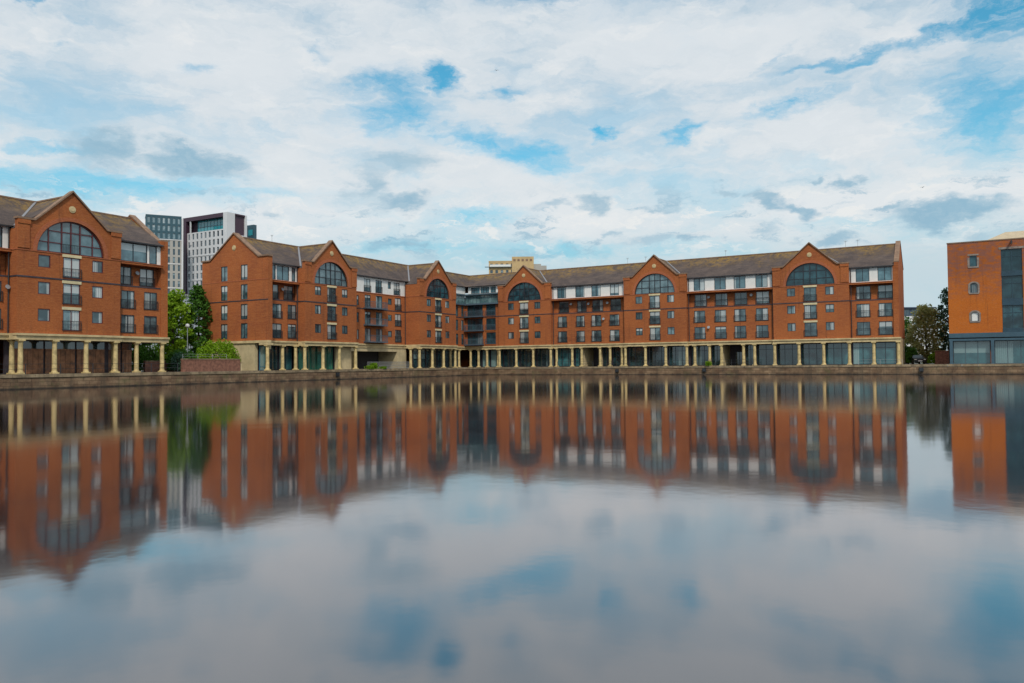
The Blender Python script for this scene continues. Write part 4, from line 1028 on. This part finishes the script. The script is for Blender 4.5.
# ================================================================== WORLD
HOLES = [(-34.55, 20.03, 1.46, 0.98, 1.1, 1), (-22.99, 16.68, 1.23, 0.81, 7.0, 0.95), (-17.36, 15.84, 1.83, 0.6, 15.6, 0.6), (-9.35, 17.34, 3.12, 0.57, 11.4, 0.7), (-11.26, 20.08, 1.47, 0.31, 28.1, 0.35), (-5.82, 19.6, 5.29, 0.42, 5.4, 0.6), (-0.76, 20.39, 3.44, 0.74, 15.6, 0.7), (3.0, 20.9, 3.0, 2.1, -2.1, 1.0), (1.87, 15.27, 4.5, 3.0, -9.5, 0.6), (-38.55, 19.39, 3.9, 1.0, 2.3, 0.6), (-37.84, 17.57, 4.2, 1.4, 1.8, 0.55), (-32.02, 15.9, 4.6, 1.0, -9.3, 0.6), (-28.35, 14.91, 4.4, 1.2, -12.1, 0.6), (-32.43, 10.45, 4.24, 0.93, 4.8, 0.65), (-37.16, 8.64, 5.77, 0.64, 0.6, 0.5), (-26.22, 8.31, 8.03, 0.79, -1.0, 0.55), (-60.75, 21.99, 0.67, 0.5, 11.3, 0.7), (-59.47, 20.03, 0.68, 0.34, 9.9, 0.4), (-58.52, 21.34, 1.27, 0.4, -21.7, 0.25), (-43.64, 21.28, 0.98, 0.57, 4.3, 0.35), (-51.58, 19.58, 1.02, 0.43, 6.7, 0.3), (-60.36, 13.66, 3.85, 0.42, 2.8, 0.5), (-58.69, 11.77, 9.06, 1.24, 3.5, 0.6), (-30.15, 19.27, 1.18, 0.6, 17.7, 0.5), (-20.44, 8.1, 10.7, 0.92, -1.8, 0.4), (-4.52, 8.92, 7.21, 0.91, -4.7, 0.3), (-48.26, 11.75, 5.96, 0.67, 3.3, 0.35)]
DARKS = [(-57.27, 14.03, 2.62, 1.24, 6.4, 0.75), (-51.82, 13.81, 3.93, 0.97, -3.4, 0.9), (-37.85, 14.38, 3.6, 0.96, 1.5, 0.5), (-38.08, 11.67, 2.59, 0.77, 6.0, 0.85), (-40.36, 12.79, 1.56, 1.52, 1.8, 0.5), (-26.92, 11.53, 1.61, 0.35, 6.7, 0.6), (-23.57, 11.45, 1.45, 0.63, -1.7, 0.7), (-19.69, 10.96, 1.99, 0.28, -2.4, 0.6), (-21.86, 9.7, 0.72, 0.35, -1.8, 0.5), (-19.37, 8.91, 2.13, 0.42, -2.1, 0.5), (-11.43, 11.11, 1.99, 0.61, -16.2, 0.85), (-9.16, 10.41, 2.06, 0.53, -12.6, 0.9), (-6.91, 11.99, 1.0, 0.59, -5.4, 0.85), (-8.86, 12.37, 0.58, 0.26, -5.1, 0.7), (-0.74, 9.34, 3.6, 0.75, -3.4, 1), (-3.6, 10.06, 1.19, 0.26, -5.4, 0.7), (-46.59, 10.35, 1.21, 0.48, 2.5, 0.7), (-7.1, 8.39, 1.5, 0.46, 1.3, 0.75), (-16.91, 8.81, 0.98, 0.42, -2.5, 0.7), (-11.99, 9.32, 1.46, 0.41, -3.5, 0.5), (-14.44, 12.0, 0.96, 0.34, -3.7, 0.5), (-29.15, 8.14, 4.03, 0.43, 1.4, 0.5), (-37.88, 8.63, 2.73, 0.36, 0.7, 0.6), (1.43, 7.77, 1.61, 0.37, -5.2, 0.5)]
SUN_DIR = Vector((.44, -.58, .80)).normalized()
SUN_EL = math.asin(SUN_DIR.z); SUN_AZ = math.atan2(SUN_DIR.x, SUN_DIR.y)
SKY_STR = .10
w = bpy.data.worlds.new('World'); SC.world = w; w.use_nodes = True
t = NT(w.node_tree); bg = w.node_tree.nodes['Background']
sky = t.n('ShaderNodeTexSky'); sky.sky_type = 'NISHITA'; sky.sun_disc = False
sky.sun_elevation = SUN_EL; sky.sun_rotation = SUN_AZ % (2*math.pi)
tc = t.n('ShaderNodeTexCoord'); nz = t.n('ShaderNodeVectorMath', operation='NORMALIZE'); t.l(tc.outputs['Generated'], nz.inputs[0])
sp = t.n('ShaderNodeSeparateXYZ'); t.l(nz.outputs[0], sp.inputs[0])
az = t.math('MULTIPLY', t.math('ARCTAN2', sp.outputs[0], sp.outputs[1]), 180/math.pi)
el = t.math('MULTIPLY', t.math('ARCSINE', sp.outputs[2]), 180/math.pi)
cmb = t.n('ShaderNodeCombineXYZ'); t.l(az, cmb.inputs[0]); t.l(el, cmb.inputs[1])
ae = cmb.outputs[0]
# warp: break up the outlines of every cloud at two sizes
def warped(scale, amp, sc):
    mp = t.n('ShaderNodeMapping'); mp.inputs['Scale'].default_value = sc; t.l(ae, mp.inputs[0])
    n = t.n('ShaderNodeTexNoise', i_Scale=scale, i_Detail=7, i_Roughness=.62); t.l(mp.outputs[0], n.inputs['Vector'])
    v = t.n('ShaderNodeVectorMath', operation='SUBTRACT'); t.l(n.outputs['Color'], v.inputs[0]); v.inputs[1].default_value = (.5, .5, .5)
    s = t.n('ShaderNodeVectorMath', operation='MULTIPLY'); t.l(v.outputs[0], s.inputs[0]); s.inputs[1].default_value = amp
    return s.outputs[0]
w1 = warped(.32, (6.5, 3.2, 0), (.6, 1.2, 1))
w2 = warped(1.1, (2.6, 1.1, 0), (.6, 1.2, 1))
ad0 = t.n('ShaderNodeVectorMath', operation='ADD'); t.l(w1, ad0.inputs[0]); t.l(w2, ad0.inputs[1])
ad = t.n('ShaderNodeVectorMath', operation='ADD'); t.l(ae, ad.inputs[0]); t.l(ad0.outputs[0], ad.inputs[1]); aw = ad.outputs[0]
def blobs(L, grow=1.0, soft=.25):
    acc = None
    for x, y, a, b, r, s in L:
        mp = t.n('ShaderNodeMapping'); mp.vector_type = 'TEXTURE'
        mp.inputs['Location'].default_value = (x, y, 0); mp.inputs['Rotation'].default_value = (0, 0, R(r)); mp.inputs['Scale'].default_value = (a*grow, b*grow, 1)
        t.l(aw, mp.inputs[0])
        ln = t.n('ShaderNodeVectorMath', operation='LENGTH'); t.l(mp.outputs[0], ln.inputs[0])
        v = t.maprange(ln.outputs['Value'], soft, 1.25, s, 0.0)
        acc = v if acc is None else t.math('MAXIMUM', acc, v)
    return acc
strong = blobs([q for q in HOLES if q[5] >= .62], 1.55, .0); soft = blobs([q for q in HOLES if q[5] < .62], 1.5, .0)
drk = blobs(DARKS, 1.25, .1)
UP = [(-8, 35, 33, 12.0, 0, 1.1), (5, 24, 9, 5, 20, .7), (-30, 27, 8, 3, -10, .6), (-72, 15, 6, 5, 0, .5), (15, 12, 9, 3, 8, .5)]  # upper blue patches added above the view to darken the water's reflection
soft = t.math('MAXIMUM', soft, blobs(UP, 1.0, .2))
wisp = t.noise(aw, .13, 8, .58, (.55, 1.6, 1)); fine = t.noise(aw, .8, 8, .68, (.55, 1.5, 1))
mott = t.noise(aw, .33, 6, .58, (.5, 1.6, 1))
ragged = t.math('ADD', t.math('MULTIPLY', t.math('SUBTRACT', fine, .5), 2.2), t.math('MULTIPLY', t.math('SUBTRACT', mott, .5), 1.6))
hole_f = t.maprange(t.math('ADD', strong, t.math('MULTIPLY', ragged, t.math('ADD', .05, t.math('MULTIPLY', strong, .75)))), .10, 1.0)
soft_f = t.maprange(t.math('ADD', soft, t.math('MULTIPLY', ragged, t.math('ADD', .16, t.math('MULTIPLY', soft, .4)))), .02, .72, 0, .92)
thin = t.maprange(wisp, .45, .70, 0, .5)
blue_amt = t.math('MAXIMUM', t.math('MAXIMUM', hole_f, soft_f), thin)
K = 1/SKY_STR
def kc(c): return tuple(x*K for x in c)
cloud = t.mix(t.maprange(wisp, .35, .65), kc((.72, .77, .81)), kc((.61, .69, .75)))
cloud = t.mix(t.maprange(fine, .46, .70, 0, .45), cloud, kc((.78, .82, .85)))
cloud = t.mix(t.maprange(mott, .48, .32, 0, .5), cloud, kc((.84, .85, .85)))
low = t.maprange(el, 19, 8)       # whiter cloud lower down
cloud = t.mix(t.math('MULTIPLY', low, .4), cloud, kc((.83, .86, .86)))
cloud = t.mix(t.maprange(el, 10.5, 5.5, 0, .8), cloud, kc((.50, .645, .71)))
blue = t.mix(1.0, sky.outputs[0], (.52, 1.5, 1.5), 'MULTIPLY')
blue = t.mix(t.maprange(el, 16, 7, 0, .75), blue, kc((.27, .56, .69)))
c = t.mix(blue_amt, cloud, blue)
dk = t.maprange(t.math('ADD', drk, t.math('MULTIPLY', ragged, t.math('ADD', .1, t.math('MULTIPLY', drk, .7)))), .08, .85, 0, .92)
dcol = t.mix(t.maprange(fine, .4, .65), kc((.26, .46, .60)), kc((.37, .54, .65)))
band = t.math('MULTIPLY', t.maprange(el, 6.5, 9.0), t.maprange(el, 13.5, 10.5))
frag = t.noise(aw, .42, 8, .66, (.55, 1.7, 1))
c = t.mix(t.math('MULTIPLY', t.maprange(frag, .47, .38, 0, .75), band), c, kc((.84, .85, .84)))
dk = t.math('MAXIMUM', dk, t.math('MULTIPLY', t.maprange(frag, .54, .66, 0, .72), band))
c = t.mix(dk, c, dcol)
hz = t.maprange(el, 0, -6); c = t.mix(hz, c, kc((.30, .33, .35)))
t.l(c, bg.inputs['Color']); bg.inputs['Strength'].default_value = SKY_STR

sun = bpy.data.lights.new('Sun', 'SUN'); sun.energy = 2.25; sun.angle = R(7); sun.color = (1, .93, .82)
so = bpy.data.objects.new('sun', sun); COL.objects.link(so); so.rotation_euler = SUN_DIR.to_track_quat('Z', 'Y').to_euler()

# ================================================================== CAMERA
yaw, pitch, roll = 2.0908, .0286, -.0089
Fw = Vector((math.cos(pitch)*math.cos(yaw), math.cos(pitch)*math.sin(yaw), math.sin(pitch)))
Rt = Vector((math.sin(yaw), -math.cos(yaw), 0)); Up = Rt.cross(Fw)
R2 = Rt*math.cos(roll) + Up*math.sin(roll); U2 = -Rt*math.sin(roll) + Up*math.cos(roll)
cam = bpy.data.cameras.new('Camera'); co = bpy.data.objects.new('camera', cam); COL.objects.link(co)
mat = Matrix(((R2.x, U2.x, -Fw.x, 81.008), (R2.y, U2.y, -Fw.y, -129.365), (R2.z, U2.z, -Fw.z, .583), (0, 0, 0, 1)))
co.matrix_world = mat
cam.sensor_width = 36; cam.lens = 785.2/1024*36; cam.clip_end = 6000; cam.clip_start = .1
SC.camera = co
SC.view_settings.view_transform = 'Standard'; SC.view_settings.look = 'None'; SC.view_settings.exposure = 0; SC.view_settings.gamma = 1
SC.view_settings.use_curve_mapping = False
SC.cycles.max_bounces = 6; SC.cycles.diffuse_bounces = 3; SC.cycles.glossy_bounces = 4
SC.cycles.use_denoising = True
SC.cycles.caustics_reflective = False; SC.cycles.caustics_refractive = False
